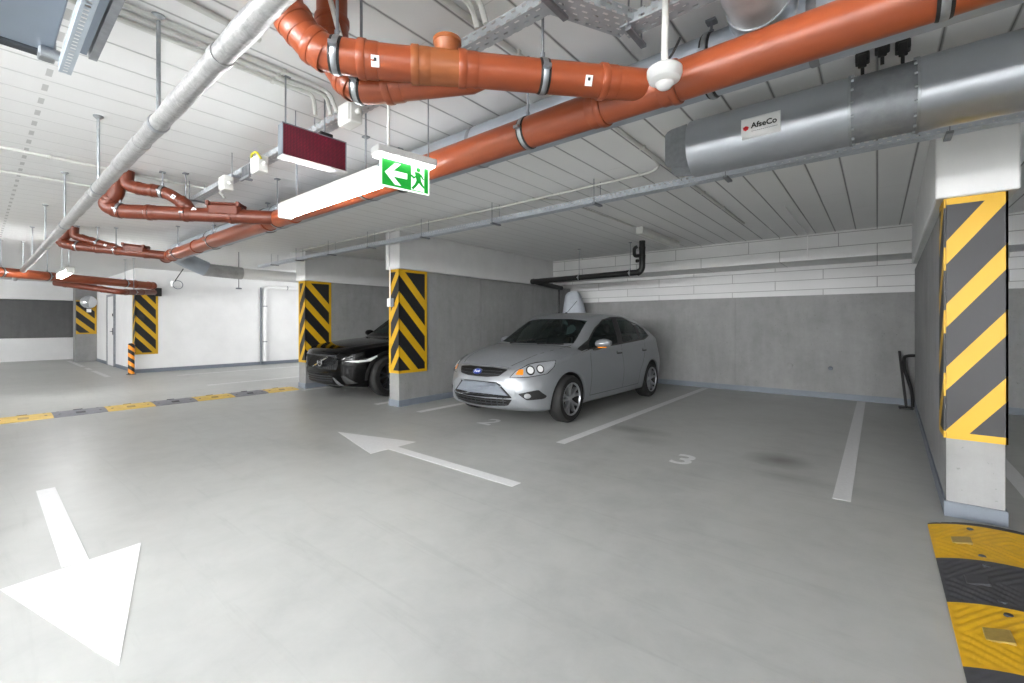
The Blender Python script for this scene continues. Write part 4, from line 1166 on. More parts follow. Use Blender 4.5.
for x in (.03, .26):
    bm = B(); rod(bm, (x, .03, .18), (x, .03, CEIL-2.254-.001), .005); box(bm, x-.025, x+.025, .015, .045, CEIL-2.254-.01, CEIL-2.254-.001); obj('hanger_rod', bm, 'dull_zinc', t)

# ---------------------------------------------------------------- motion sensor
t = thing('motion_sensor', 'white motion sensor hanging on a pipe before the orange junction', 'sensor', (-.636, 1.70, 2.25))
bm = B(); lathe(bm, [(0, -.02), (.035, -.022), (.058, -.01), (.066, .012), (.066, .03), (.058, .038), (0, .038)], seg=28); obj('housing', bm, 'white_plastic', t, smooth=.6)
bm = B(); lathe(bm, [(.036, -.018), (.034, -.028), (.024, -.040), (.010, -.0445), (.0, -.045)], seg=24); obj('lens', bm, 'sticker_white', t, smooth=1.)
bm = B(); rod(bm, (0, 0, .036), (0, .02, CEIL-2.25-.001), .013, 12); obj('stem', bm, 'cream_plastic', t, smooth=.8)
bm = B(); box(bm, -.014, .014, -.02, .02, .036, .06, .004); sweep(bm, fillet([(.0, .01, .06), (.03, .02, .10), (.05, .03, .15)], .03), .005, 8); obj('cable_gland', bm, 'black_plastic', t)

# ---------------------------------------------------------------- raised sectional door at the upper left corner
t = thing('garage_door', 'raised grey sectional door with perforated rail at the top left corner', 'garage door', (0, 0, 0))
bm = B()
for k in range(7): box(bm, -2.74+k*.60, -2.155+k*.60, -2.6, .215, 2.46, 2.50, .006)
obj('door_panel', bm, 'door_steel', t)
bm = B(); box(bm, -2.80, -2.74, -2.6, .205, 2.452, 2.505, .006); obj('bottom_edge', bm, 'dark_steel', t)
bm = B(); box(bm, -2.78, -2.70, .17, .222, 2.43, 2.50, .004); lathe(bm, [(0, -.03), (.022, -.03), (.022, .03), (0, .03)], (-2.70, .205, 2.44), 'Y', 14); obj('roller_bracket', bm, 'galvanized', t)
o = obj('punched_rail', tray_bm([(1.4, .25, 2.425), (-2.72, .25, 2.385)], [(-.0185, .0), (.0185, .0), (.0185, .04)]), 'punched_rail', t); o.modifiers.new('thickness', 'SOLIDIFY').thickness = .003
for k, yy in enumerate((.292, .325)):
    o = obj('track', tray_bm([(1.4, yy+.01, 2.49), (-2.62-.03*k, yy+.004*k, 2.45)], [(-.014, .035), (-.014, .0), (.014, .0), (.014, .035), (.006, .035)]), 'dull_zinc' if k else 'door_steel', t); o.modifiers.new('thickness', 'SOLIDIFY').thickness = .002
for x in (-1.9, .3):
    for yy in (.31, -2.5):
        bm = B(); box(bm, x-.02, x+.02, yy-.004, yy+.004, 2.44, CEIL-.001); obj('ceiling_strap', bm, 'galvanized', t)

# ---------------------------------------------------------------- black drain at the back of the bay
t = thing('black_drain', 'black drain pipe with hangers under the beam above the silver car', 'pipe', (0, 0, 0))
_, q = pipe('pipe', [(-3.13, 7.33, CEIL-.001), (-3.13, 7.33, 2.18), (-5.58, 7.42, 2.165)], .052, 'black_plastic', t, .11, 20)
for x in (.12, .26, .55, .75, 1.8, 2.9): socket(t, q, x, .052, 'black_plastic', .06)
clamp(t, q, .72, .052); clamp(t, q, 1.78, .052)
_, q = pipe('return_pipe', [(-5.52, 7.42, 2.165), (-5.52, 7.55, 2.15), (-5.52, 8.46, 2.09)], .05, 'black_plastic', t, .05, 18)
bm = B(); sweep(bm, fillet([(-3.15, 7.30, 2.46), (-3.26, 7.30, 2.46), (-3.26, 7.30, 2.60), (-3.21, 7.30, 2.62)], .05), .03, 14); obj('trap', bm, 'black_plastic', t, smooth=.9)
bm = B(); lathe(bm, [(0, -.11), (.03, -.11), (.03, -.07), (.022, -.07), (.022, 0), (0, 0)], (-3.13, 7.33, 2.38), 'X', 16); obj('stub', bm, 'black_plastic', t, smooth=.8)
bm = B(); rod(bm, (-5.55, 8.40, 2.05), (-5.55, 8.40, .3), .022, 12); obj('down_pipe', bm, 'black_plastic', t, smooth=.9)

# ---------------------------------------------------------------- small things on pillars and walls
t = thing('switch_box', 'small white switch box with conduit on the pillar before the silver car', 'switch', (-5.90, 4.168, 1.62))
bm = B(); box(bm, -.045, .03, -.05, -.001, -.065, .065, .006, seg=2); obj('box', bm, 'white_plastic', t)
bm = B(); box(bm, .032, .10, -.035, -.013, -.065, .065, .004); obj('grey_box', bm, 'plate_grey', t)
bm = B(); rod(bm, (.0, -.02, .065), (.0, -.02, .52), .010, 10); rod(bm, (.0, -.045, .52), (.0, -.045, CEIL-1.62-.002), .012, 10); obj('conduit', bm, 'white_plastic', t, smooth=.8)
t = thing('convex_mirror', 'round convex traffic mirror on the far pillar', 'mirror', (-20.3, 2.42, 2.0), math.radians(0))
bm = B(); lathe(bm, [(0, .07), (.08, .062), (.15, .036), (.195, .0), (.21, -.01), (.21, -.03), (0, -.03)], axis='X', seg=36); obj('mirror_dome', bm, 'chrome', t, smooth=.8)
bm = B(); rod(bm, (-.03, 0, 0), (-.19, 0, 0), .02, 10); obj('arm', bm, 'dark_steel', t)
bm = B(); box(bm, -.02, .05, -.05, .06, -.34, -.23, .004); obj('tag_plate', bm, 'sticker_white', t)
t = thing('far_drain', 'white rain pipe with an elbow on the bright far wall', 'pipe', (0, 0, 0))
_, q = pipe('pipe', [(-14.70, 5.75, .12), (-14.70, 5.75, 2.38), (-14.70, 5.95, 2.42), (-14.70, 8.6, 2.45)], .058, 'white_plastic', t, .22, 18)
for x in (.6, 1.7, 2.9): obj('bracket', ring_bm(*along(q, x), .058, .065, .03), 'dull_zinc', t, smooth=.7)
bm = B(); rod(bm, (-14.74, 5.645, .02), (-14.74, 5.645, 2.4), .022, 10); obj('grey_cable_duct', bm, 'plate_grey', t, smooth=.8)
t = thing('black_speaker', 'little dark box on the white wall above the far corner panel', 'box', (-14.78, 3.10, 2.12))
bm = B(); box(bm, .0, .10, -.07, .07, -.11, .11, .012, seg=2); obj('case', bm, 'post_black', t)
bm = B(); box(bm, -.019, .0, -.03, .03, -.04, .04); obj('wall_plate', bm, 'dark_steel', t)
t = thing('wall_camera', 'small white camera with a ring of cable hanging from the grey duct', 'camera', (-10.0, 2.35, 2.02))
bm = B(); box(bm, -.06, .08, -.05, .05, -.05, .05, .01, seg=2); obj('case', bm, 'white_plastic', t)
bm = B(); rod(bm, (.0, .0, .05), (.12, .1, .28), .008, 8); lathe(bm, [(0, 0), (.03, 0), (.03, -.05), (0, -.05)], (-.06, 0, 0), 'X', 12); obj('arm', bm, 'black_plastic', t)
bm = B(); sweep(bm, [Vector((.11+.0*math.cos(u), .02+.075*math.cos(u), -.02+.075*math.sin(u))) for u in [2*PI*i/24 for i in range(25)]], .007, 8); obj('cable_ring', bm, 'plate_grey', t, smooth=1.)
t = thing('pendant_sensor', 'small disc sensor on a thin rod below the white duct', 'sensor', (-9.85, 3.36, 1.99))
bm = B(); rod(bm, (0, 0, 0), (0, 0, CEIL-1.99-.001), .007, 8); obj('rod', bm, 'dark_steel', t)
bm = B(); lathe(bm, [(0, -.015), (.05, -.01), (.055, .01), (0, .02)], seg=20); obj('disc', bm, 'plate_grey', t, smooth=.7)
# corner of bay 3: iron bar and hose
t = thing('iron_bar', 'dark flat iron bar leaning in the corner of bay 3', 'bar', (0, 0, 0))
bm = B(); a, b = Vector((.34, 8.98, .03)), Vector((.27, 9.30, .86)); obox(bm, (a+b)/2, (b-a).cross(Vector((0, 1, 0))), (b-a).cross(Vector((1, 0, 0))), b-a, .035, .012, (b-a).length, .003); obj('bar', bm, 'post_black', t)
bm = B(); box(bm, .25, .42, 8.88, 9.04, .0005, .03, .006); obj('foot', bm, 'post_black', t)
t = tag(obj('rubber_hose', sweep(B(), fillet([(.42, 9.10, .02), (.415, 9.11, .25), (.32, 9.16, .60), (.32, 9.16, .78), (.40, 9.18, .80), (.45, 9.18, .80)], .12, 8), .022, 12), 'black_rubber', smooth=1.), 'dark rubber hose arching from the wall in the corner of bay 3', 'hose')
t = thing('stand_in_sack', 'unidentified pale shape in the corner behind the silver car, modelled as a sack', 'sack', (-5.46, 8.88, 0))  # unidentified pale shape, given a made-up sack form
bm = B(); lathe(bm, [(0, .0005), (.25, .0005), (.28, .1), (.28, .9), (.27, 1.5), (.235, 1.75), (.17, 1.95), (.12, 2.02), (.06, 2.04), (0, 2.04)], seg=28)
for v in bm.verts: v.co.x += .02*math.sin(v.co.z*9+v.co.y*7); v.co.y += .018*math.sin(v.co.z*7+v.co.x*11)
obj('sack', bm, 'sack_cloth', t, smooth=1.)
# grey wall covers on the back wall of bay 3
for x, z, w, h, lb in ((-1.22, .53, .10, .10, 'round faded cover on the concrete back wall of bay 3'), (-.62, .52, .07, .06, 'small dark cover near the floor line of the back wall')):
    t = thing('wall_cover', lb, 'cover', (x, YB-.002, z)); bm = B(); lathe(bm, [(0, -.012), (w*.45, -.012), (w*.5, 0), (0, 0)], axis='Y', seg=20); obj('cap', bm, 'concrete' if w > .08 else 'dark_steel', t, smooth=.6)
# ---------------------------------------------------------------- the silver hatchback
def build_focus(loc):
    t = thing('car', 'silver five door hatchback parked nose out in its bay', 'car', loc)
    car = Car(FOCUS); bm = car.body(); bvh = BVHTree.FromBMesh(bm)
    wf, wr, wz = .87, 3.51, .31; AR = .355
    glass_front = [(1.43, .948), (1.56, 1.035), (1.87, 1.205), (2.22, 1.335), (2.56, 1.378), (2.27, .980)]
    glass_rear = [(2.44, .990), (2.755, 1.383), (3.03, 1.374), (3.21, 1.305), (3.26, 1.262), (3.07, 1.020)]
    quarter = [(3.15, 1.025), (3.37, 1.265), (3.45, 1.265), (3.63, 1.185), (3.60, 1.09), (3.29, 1.03)]
    wind = [(-.66, 1.012), (-.3, 1.005), (.3, 1.005), (.66, 1.012), (.560, 1.335), (.3, 1.362), (-.3, 1.362), (-.560, 1.335)]
    rearw = [(-.60, 1.10), (.60, 1.10), (.54, 1.35), (-.54, 1.35)]
    for side, vw in ((1, 'left'), (-1, 'right')):
        to3, d = VIEW[vw]
        for g in (glass_front, glass_rear, quarter):
            fs = clip_region(bm, g, lambda f, s=side: f.calc_center_median().x*s > .42 and f.calc_center_median().z > .85, to3, d)
            bmesh.ops.delete(bm, geom=fs, context='FACES')
        for cy in (wf, wr):
            fs = clip_region(bm, circle(cy, wz, AR), lambda f, s=side, c=cy: f.calc_center_median().x*s > .5 and f.calc_center_median().z < .9 and abs(f.calc_center_median().y-c) < .6, to3, d)
            bmesh.ops.delete(bm, geom=fs, context='FACES')
    for g, vw, lo in ((wind, 'front', lambda p: .8 < p.y < 2.2 and p.z > .95), (rearw, 'rear', lambda p: p.y > 3.3 and p.z > 1.05)):
        to3, d = VIEW[vw]; fs = clip_region(bm, g, lambda f, q=lo: q(f.calc_center_median()), to3, d); bmesh.ops.delete(bm, geom=fs, context='FACES')
    obj('body', bm, 'silver_paint', t, smooth=.6)
    # glass, a little under the sheet metal
    obj('windshield', patch(bvh, [grow(wind, .02)], 'front', -.004, .05, th=0), 'car_glass', t, smooth=1.)
    obj('rear_window', patch(bvh, [grow(rearw, .02)], 'rear', -.004, .05, th=0), 'car_glass', t, smooth=1.)
    for vw in ('left', 'right'):
        for g in (glass_front, glass_rear, quarter): obj('side_window', patch(bvh, [grow(g, .012)], vw, -.003, .05, th=0), 'car_glass', t, smooth=1.)
        bm = patch(bvh, [[(2.275, .980), (2.565, 1.378), (2.75, 1.383), (2.435, .990)], [(3.075, 1.02), (3.262, 1.262), (3.365, 1.262), (3.145, 1.025)],
                         [(1.20, .912), (1.425, .946), (1.56, 1.035)]], vw, .002, .04)
        for ln in ([(1.20, .908), (1.42, .942), (2.27, .974), (3.07, 1.014), (3.30, 1.024), (3.61, 1.085)], [(1.21, .925), (1.56, 1.045), (1.87, 1.214), (2.22, 1.344), (2.56, 1.388), (2.76, 1.392), (3.03, 1.384), (3.22, 1.315), (3.45, 1.274), (3.64, 1.19)]):
            strip(bvh, ln, vw, .022, .002, bm=bm)
        obj('window_trim', bm, 'dark_trim', t)
        bm = B()
        for ln in ([(1.41, .935), (1.40, .84), (1.385, .62), (1.36, .30)], [(2.36, .972), (2.375, .62), (2.36, .30)], [(3.28, 1.02), (3.25, .84), (3.12, .66), (2.99, .5), (2.95, .30)], [(1.36, .295), (2.95, .295)]):
            strip(bvh, ln, vw, .007, .0008, bm=bm)
        obj('door_gap', bm, 'dark_trim', t)
        for y0, z0 in ((2.19, .852), (3.14, .850)):
            bm = patch(bvh, [rounded(rect(y0-.01, y0+.175, z0-.028, z0+.022), .02)], vw, .001, .03); hb = obj('door_handle', bm, 'dark_trim', t)
            bm = patch(bvh, [rounded(rect(y0, y0+.165, z0-.006, z0+.022), .012)], vw, .022, .03, th=.022); obj('grip', bm, 'silver_paint', hb, smooth=.6)
        s = 1 if vw == 'left' else -1
        for cy in (wf, wr):
            obj('wheel_arch', arch_liner(bvh, cy, wz, AR, s), 'dark_trim', t)
            obj('arch_lip', arch_lip(bvh, cy, wz, AR, s), 'silver_paint', t, smooth=.7)
            make_wheel(t, 'wheel', (s*.80, cy, .3105), s, .3105, .205, 'alloy')
        # door mirror; the one on the wall side is folded in
        e = bpy.data.objects.new('door_mirror', None); COL.objects.link(e); e.parent = t
        e.location = (s*.90, 1.53, 0); k0 = 1 if s > 0 else -1
        bm = B(); n = 16; rows = []
        for i in range(11):
            u = i/10; k = math.sin(PI*min(1, .14+u*.78))**.5; x = .01+u*.205
            rows.append([bm.verts.new((s*x, -.01+.03*u+.070*k*math.cos(2*PI*j/n)*(.8 if math.cos(2*PI*j/n) > 0 else 1.1), 1.005+(.068 if math.sin(2*PI*j/n) > 0 else .055)*k*math.sin(2*PI*j/n)+.012*u)) for j in range(n)])
        for a, b in zip(rows, rows[1:]):
            for j in range(n): bm.faces.new((a[j], a[(j+1) % n], b[(j+1) % n], b[j]))
        bm.faces.new(rows[0]); bm.faces.new(rows[-1]); obj('mirror_cap', bm, 'silver_paint', e, smooth=.8)
        bm = B(); obox(bm, (s*.01, -.02, .935), (1, 0, .25*s), (0, 1, 0), (-.25*s, 0, 1), .14, .07, .035, .01); obj('mirror_arm', bm, 'dark_trim', e)
        bm = B(); obox(bm, (s*.13, -.075, .962), (1, 0, .05*s), (0, 1, 0), (0, 0, 1), .13, .03, .016, .005); obj('indicator', bm, 'amber', e)
        bm = B(); prism(bm, ellipse(0, 0, .075, .050), plane_M((s*.11, .062, 1.01), (1, 0, 0), (0, 0, 1)), .004); obj('mirror_glass', bm, 'chrome', e)
        if s < 0: e.rotation_euler = (0, 0, math.radians(80)); e.location = (-.80, 1.72, 0)
    # lamps
    for vw in ('cornerl', 'cornerr'):
        hl = [(.424, .628), (.498, .700), (.665, .773), (.758, .792), (1.018, .816), (.984, .745), (.882, .668), (.653, .638)]
        e = obj('headlight', patch(bvh, [rounded(grow(hl, .014), .012, 2)], vw, .002, .03), 'dark_trim', t)
        obj('reflector', patch(bvh, [rounded(hl, .012, 2)], vw, .005, .02), 'lamp_silver', e, smooth=.5)
        obj('indicator', patch(bvh, [rounded([(.487, .660), (.535, .718), (.592, .722), (.580, .655)], .01, 2)], vw, .008, .02), 'amber', e, smooth=.5)
        for cu, cv, r in ((.675, .708, .050), (.800, .722, .044)):
            bm = patch(bvh, [ellipse(cu, cv, r*1.12, r*1.12, 20)], vw, .008, .02); obj('bezel', bm, 'dark_trim', e, smooth=.6)
            bm = patch(bvh, [ellipse(cu, cv, r*.78, r*.78, 20)], vw, .014, .02, th=.01); obj('lamp_bulb', bm, 'sticker_white', e, smooth=.6)
        obj('lens', patch(bvh, [rounded(hl, .012, 2)], vw, .018, .03, th=.016), 'clear_lens', e, smooth=.8)
    grl = [(-.415, .716), (-.335, .637), (-.17, .620), (.17, .620), (.335, .637), (.415, .716), (.2, .735), (-.2, .735)]
    e = obj('upper_grille', patch(bvh, [rounded(grl, .02, 2)], 'front', .002, .03), 'dark_trim', t)
    bm = B()
    for z in (.655, .690): patch(bvh, [rect(-.34-.35*(z-.65), .34+.35*(z-.65), z-.003, z+.003)], 'front', .008, .04, bm=bm, th=.008)
    obj('grille_bars', bm, 'dark_alloy', e)
    obj('chrome_strip', patch(bvh, [[(-.42, .716), (-.2, .735), (-.2, .750), (-.425, .732)], [(-.2, .735), (.2, .735), (.2, .750), (-.2, .750)], [(.2, .735), (.42, .716), (.425, .732), (.2, .750)]], 'front', .006, .03), 'alloy', e, smooth=.6)
    b = obj('emblem', patch(bvh, [ellipse(0, .676, .078, .036)], 'front', .010, .02, th=.012), 'chrome', e, smooth=.4)
    obj('emblem_field', patch(bvh, [ellipse(0, .676, .070, .030)], 'front', .0125, .02, th=.003), 'emblem_blue', b, smooth=.4)
    h, nn, _, _ = bvh.ray_cast(Vector((0, -2, .676)), Vector((0, 1, 0)))
    obj('lettering', text_bm('Ford', .048, plane_M(h+nn*.0145, (1, 0, 0), Vector((0, nn.y, nn.z)).cross(Vector((1, 0, 0)))), .0006, .0008), 'sticker_white', b)
    hexp = [(-.31, .553), (.31, .553), (.49, .385), (.495, .355), (.44, .283), (.17, .262), (-.17, .262), (-.44, .283), (-.495, .355), (-.49, .385)]
    e = obj('lower_intake', patch(bvh, [rounded(grow(hexp, .012), .02, 2)], 'front', .002, .02), 'dark_trim', t)
    obj('plate_area', patch(bvh, [[(-.30, .545), (.30, .545), (.455, .400), (-.455, .400)]], 'front', .014, .02, th=.012), 'plate_grey', e, smooth=.5, label='blank grey number plate panel')
    bm = B()
    for z in (.375, .335, .298): patch(bvh, [rect(-.44, .44, z-.005, z+.005)], 'front', .013, .02, bm=bm, th=.01)
    for k in range(-5, 6): patch(bvh, [rect(k*.08-.005, k*.08+.005, .275, .392)], 'front', .011, .02, bm=bm, th=.008)
    obj('intake_bars', bm, 'dark_alloy', e)
    for s in (1, -1):
        fog = [(s*.575, .430), (s*.755, .478), (s*.805, .395), (s*.79, .362), (s*.66, .352)]
        e = obj('fog_lamp', patch(bvh, [rounded(fog, .015, 2)], 'front', .003, .02), 'dark_trim', t)
        obj('lens', patch(bvh, [ellipse(s*.665, .405, .030, .032, 18)], 'front', .008, .02), 'chrome', e, smooth=.6)
        obj('tail_light', patch(bvh, [[(s*.62, .82), (s*.76, .82), (s*.74, 1.02), (s*.64, 1.05)]], 'rear', .004, .03), 'red_print', t)
        bm = B(); strip(bvh, [(s*.42, .76), (s*.49, .82), (s*.53, .88), (s*.6, .93), (s*.66, .985)], 'front', .008, .0008, bm=bm); obj('hood_gap', bm, 'dark_trim', t)
    bm = B(); strip(bvh, [(-.70, 1.17), (-.4, 1.02), (0, .97), (.4, 1.02), (.70, 1.17)], 'top', .02, .004, bm=bm); obj('cowl_seal', bm, 'dark_trim', t)
    for x0 in (-.28, .22):
        h, nn, _, _ = bvh.ray_cast(Vector((x0, 1.03, 3)), Vector((0, 0, -1))); h2, n2, _, _ = bvh.ray_cast(Vector((x0+.36, 1.17, 3)), Vector((0, 0, -1)))
        bm = B(); rod(bm, h+nn*.012, h2+n2*.016, .008, 6); obj('wiper', bm, 'dark_trim', t)
    h, nn, _, _ = bvh.ray_cast(Vector((0, 2.15, 3)), Vector((0, 0, -1)))
    bm = B(); rod(bm, h, h+Vector((.0, .34, .22)), .004, 6); lathe(bm, [(0, .02), (.014, .02), (.02, -.005), (0, -.005)], h, seg=10); obj('antenna', bm, 'dark_trim', t)
    # cabin
    bm = B(); box(bm, -.78, .78, 1.05, 3.9, .24, .30); obj('cabin_floor', bm, 'dark_trim', t)
    bm = B(); box(bm, -.70, .70, 1.22, 1.55, .70, .93, .06, seg=3); obj('dashboard', bm, 'seat_cloth', t)
    for x in (-.36, .36):
        bm = B(); seat(bm, x, 1.85, .36); obj('seat', bm, 'seat_cloth', t)
    bm = B(); seat(bm, 0, 2.75, .36, 1.2); obj('rear_seat', bm, 'seat_cloth', t)
    bm = B(); c = Vector((.36, 1.66, .93)); sweep(bm, [c+Vector((math.cos(2*PI*i/28)*.18, math.sin(2*PI*i/28)*.06, math.sin(2*PI*i/28)*.17)) for i in range(29)], .014, 10); rod(bm, c+Vector((-.17, 0, 0)), c+Vector((.17, 0, 0)), .016); rod(bm, c, (.36, 1.5, .86), .03); obj('steering_wheel', bm, 'dark_trim', t, smooth=.8)
    bm = B(); obox(bm, (0, 1.80, 1.27), (1, 0, 0), (0, 1, .2), (0, -.2, 1), .24, .03, .06, .012); obj('rear_view_mirror', bm, 'dark_trim', t)
    return t
build_focus((-3.97, 4.08, 0))

# ---------------------------------------------------------------- the black SUV
def build_suv(loc):
    t = thing('car', 'black sport utility car nosing out between two striped pillars', 'car', loc)
    car = Car(SUV); bm = car.body(); bvh = BVHTree.FromBMesh(bm)
    wf, wr, wz, AR = .88, 3.74, .36, .405
    gl = [[(1.62, 1.055), (1.78, 1.14), (2.12, 1.36), (2.38, 1.46), (2.42, 1.465), (2.42, 1.085)], [(2.52, 1.09), (2.52, 1.47), (3.1, 1.48), (3.38, 1.45), (3.42, 1.13)], [(3.50, 1.135), (3.47, 1.44), (3.85, 1.40), (4.05, 1.22)]]
    wind = [(-.68, 1.10), (.68, 1.10), (.56, 1.49), (-.56, 1.49)]; rearw = [(-.62, 1.13), (.62, 1.13), (.55, 1.42), (-.55, 1.42)]
    for side, vw in ((1, 'left'), (-1, 'right')):
        to3, d = VIEW[vw]
        for g in gl:
            fs = clip_region(bm, g, lambda f, s=side: f.calc_center_median().x*s > .42 and f.calc_center_median().z > .98, to3, d); bmesh.ops.delete(bm, geom=fs, context='FACES')
        for cy in (wf, wr):
            fs = clip_region(bm, circle(cy, wz, AR), lambda f, s=side, c=cy: f.calc_center_median().x*s > .5 and f.calc_center_median().z < .95 and abs(f.calc_center_median().y-c) < .7, to3, d); bmesh.ops.delete(bm, geom=fs, context='FACES')
    for g, vw, lo in ((wind, 'front', lambda p: 1.0 < p.y < 2.4 and p.z > 1.03), (rearw, 'rear', lambda p: p.y > 3.9 and p.z > 1.1)):
        to3, d = VIEW[vw]; fs = clip_region(bm, g, lambda f, q=lo: q(f.calc_center_median()), to3, d); bmesh.ops.delete(bm, geom=fs, context='FACES')
    obj('body', bm, 'black_paint', t, smooth=.6)
    obj('windshield', patch(bvh, [grow(wind, .02)], 'front', -.004, .05, th=0), 'car_glass', t, smooth=1.)
    obj('rear_window', patch(bvh, [grow(rearw, .02)], 'rear', -.004, .05, th=0), 'car_glass', t, smooth=1.)
    for vw in ('left', 'right'):
        s = 1 if vw == 'left' else -1
        for g in gl: obj('side_window', patch(bvh, [grow(g, .012)], vw, -.003, .05, th=0), 'car_glass', t, smooth=1.)
        bm = B()
        for ln in ([(1.45, 1.0), (1.44, .75), (1.42, .36)], [(2.47, 1.07), (2.48, .7), (2.47, .36)], [(3.45, 1.1), (3.42, .9), (3.28, .7), (3.2, .36)]): strip(bvh, ln, vw, .007, .0008, bm=bm)
        obj('door_gap', bm, 'dark_trim', t)
        for cy in (wf, wr):
            obj('wheel_arch', arch_liner(bvh, cy, wz, AR, s), 'dark_trim', t); obj('arch_lip', arch_lip(bvh, cy, wz, AR, s, .05), 'dark_trim', t, smooth=.7)
            make_wheel(t, 'wheel', (s*.845, cy, .3605), s, .3605, .235, 'dark_alloy')
        bm = B(); lathe(bm, [(0, -.1), (.045, -.1), (.062, -.06), (.066, .04), (.05, .1), (0, .11)], (s*1.03, 1.72, 1.09), 'X', 18); rod(bm, (s*.88, 1.70, 1.05), (s*1.0, 1.72, 1.09), .03); obj('door_mirror', bm, 'black_paint', t, smooth=.7)
    for vw in ('cornerl', 'cornerr'):
        hl = [(.560, .648), (.671, .690), (.909, .703), (1.111, .762), (1.019, .638), (.800, .605)]
        e = obj('headlight', patch(bvh, [rounded(hl, .01, 2)], vw, .003, .03), 'dark_trim', t, smooth=.5)
        obj('light_bar', patch(bvh, [[(.585, .652), (.92, .672), (.99, .650), (.80, .630)], [(.92, .672), (1.08, .742), (1.085, .715), (.99, .650)]], vw, .008, .03), 'sticker_white', e, smooth=.5, label='pale hammer shaped running light')
        obj('lens', patch(bvh, [rounded(hl, .01, 2)], vw, .014, .03, th=.011), 'clear_lens', e, smooth=.7)
    gp = [(-.52, .735), (.52, .735), (.545, .62), (.50, .500), (-.50, .500), (-.545, .62)]
    e = obj('grille', patch(bvh, [rounded(gp, .03, 2)], 'front', .003, .03), 'dark_trim', t)
    bm = B()
    for k in range(-9, 10): patch(bvh, [rect(k*.053-.006, k*.053+.006, .512, .725)], 'front', .011, .04, bm=bm, th=.009)
    obj('grille_slats', bm, 'dark_alloy', e)
    obj('chrome_frame', patch(bvh, [[(-.52, .735), (.52, .735), (.53, .752), (-.53, .752)]], 'front', .008, .04), 'dark_alloy', e, smooth=.5)
    obj('diagonal_bar', patch(bvh, [[(-.36, .515), (-.32, .510), (.36, .722), (.31, .727)]], 'front', .016, .03, th=.008), 'chrome', e, smooth=.5)
    h, nn, _, _ = bvh.ray_cast(Vector((0, -2, .612)), Vector((0, 1, 0))); up = Vector((0, 0, 1)); M = plane_M(h+Vector((0, -.022, 0)), (1, 0, 0), up)
    em = obj('emblem', prism(B(), ellipse(0, 0, .078, .078), M, .006), 'dark_trim', e)
    bm = B(); lathe(bm, [(.058, 0), (.060, .008), (.074, .008), (.078, 0)], seg=32, close=True); bm.transform(M @ Matrix.Translation((0, 0, .004)))
    M2 = M @ Matrix.Translation((0, 0, .004)); prism(bm, [(.040, .054), (.054, .040), (.088, .074), (.074, .088)], M2, .008); prism(bm, [(.100, .100), (.052, .092), (.092, .052)], M2, .008)
    prism(bm, rect(-.085, .085, -.018, .018), M2, .009); obj('emblem_ring', bm, 'chrome', em, smooth=.5)
    obj('lettering', text_bm('VOLVO', .034, M @ Matrix.Translation((0, 0, .0135)), .0008, .0008), 'black_print', em)
    e = obj('lower_intake', patch(bvh, [[(-.43, .430), (.43, .430), (.42, .27), (-.42, .27)]], 'front', .003, .03), 'dark_trim', t)
    bm = B()
    for z in (.31, .35, .39): patch(bvh, [rect(-.41, .41, z-.006, z+.006)], 'front', .010, .05, bm=bm, th=.01)
    obj('intake_bars', bm, 'dark_alloy', e)
    for s in (1, -1):
        obj('bumper_accent', patch(bvh, [[(s*.43, .375), (s*.47, .37), (s*.60, .245), (s*.50, .235)]], 'front', .006, .02), 'chrome', t, smooth=.5)
        obj('side_intake', patch(bvh, [[(s*.60, .40), (s*.66, .415), (s*.80, .28), (s*.66, .26)]], 'front', .004, .02), 'dark_trim', t)
        obj('tail_light', patch(bvh, [[(s*.66, .85), (s*.80, .85), (s*.74, 1.15), (s*.66, 1.15)]], 'rear', .004, .03), 'red_print', t)
        bm = B(); strip(bvh, [(s*.53, .76), (s*.60, .84), (s*.66, .92), (s*.70, .975)], 'front', .008, .0008, bm=bm); obj('hood_gap', bm, 'dark_trim', t)
    bm = B(); box(bm, -.80, .80, 1.2, 4.2, .30, .36); obj('cabin_floor', bm, 'dark_trim', t)
    bm = B(); box(bm, -.72, .72, 1.45, 1.8, .78, 1.03, .06, seg=3); obj('dashboard', bm, 'seat_cloth', t)
    for x in (-.38, .38):
        bm = B(); seat(bm, x, 2.1, .48); obj('seat', bm, 'seat_cloth', t)
    return t
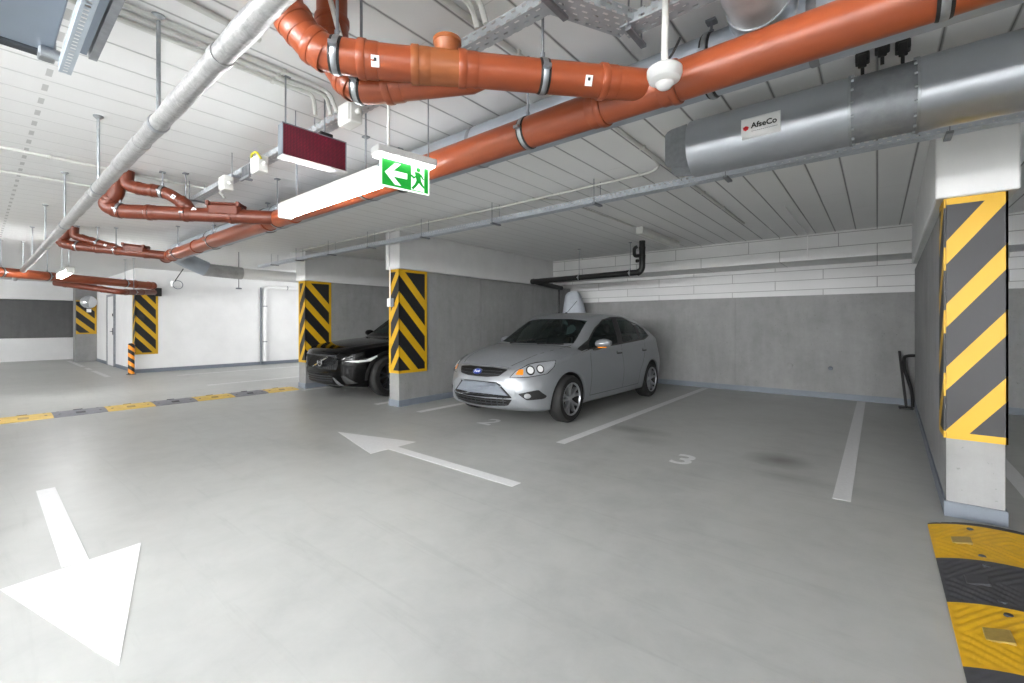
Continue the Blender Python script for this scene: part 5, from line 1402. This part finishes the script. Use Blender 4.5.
build_suv((-7.58, 3.80, 0))
# ---------------------------------------------------------------- strip lights out of view, most added to even the light, and the camera
S_, W_, F_ = 'added_tube_strong', 'tube_glow_soft', 'added_tube_far'
REST = [('added strip light hanging under the raised door behind the camera', (-2.05, -1.3, 2.2), 0, 'added_tube_mid'), ('strip light over the far lane hidden by the partition wall', (-11.9, 6.6, 2.3), 90, W_),
        ('added strip light over the far lane beyond the left edge', (-14.5, -2.0, 2.3), 0, W_), ('added strip light by the far left end wall', (-19.5, -1.5, 2.3), 0, W_)]
for k, x in enumerate((-6.5, -2.5, 1.5, 5.5)):
    w_ = ('towards the far speed bump', 'second from the far speed bump', 'third from the far speed bump', 'at the exit side')[k]
    REST += [('added strip light over the rear lane behind the camera, '+w_, (x, -5.5, 2.0), 0, S_), ('added strip light by the rear wall, '+w_, (x, -11.0, 1.95), 0, F_)]  # both rows added unseen, to carry light into the bays
for lb, lc, rz, gl in REST: strip_light(lb, lc, 1.34, rz=math.radians(rz), glow=gl, top=2.455 if lc[:2] == (-2.05, -1.3) else CEIL)
w = bpy.data.worlds.new('dim_air'); SC.world = w; w.use_nodes = True
w.node_tree.nodes['Background'].inputs[0].default_value = (.5, .52, .55, 1); w.node_tree.nodes['Background'].inputs[1].default_value = .05
cam = bpy.data.cameras.new('camera'); co = bpy.data.objects.new('camera', cam); COL.objects.link(co); SC.camera = co
co.location = CAMP; co.rotation_euler = (PI/2, 0, math.radians(39.5))
cam.sensor_width = 36; cam.sensor_fit = 'HORIZONTAL'; cam.lens = 443/1024*36; cam.shift_y = -18.5/1024; cam.clip_start = .02; cam.clip_end = 200
SC.view_settings.view_transform = 'Standard'; SC.view_settings.look = 'None'; SC.view_settings.gamma = 1; SC.view_settings.use_curve_mapping = False
SC.view_settings.exposure = EXPOSURE
SC.cycles.use_denoising = True
SC.cycles.max_bounces = 10; SC.cycles.diffuse_bounces = 8; SC.cycles.glossy_bounces = 4; SC.cycles.transparent_max_bounces = 12
SC.cycles.sample_clamp_indirect = 6
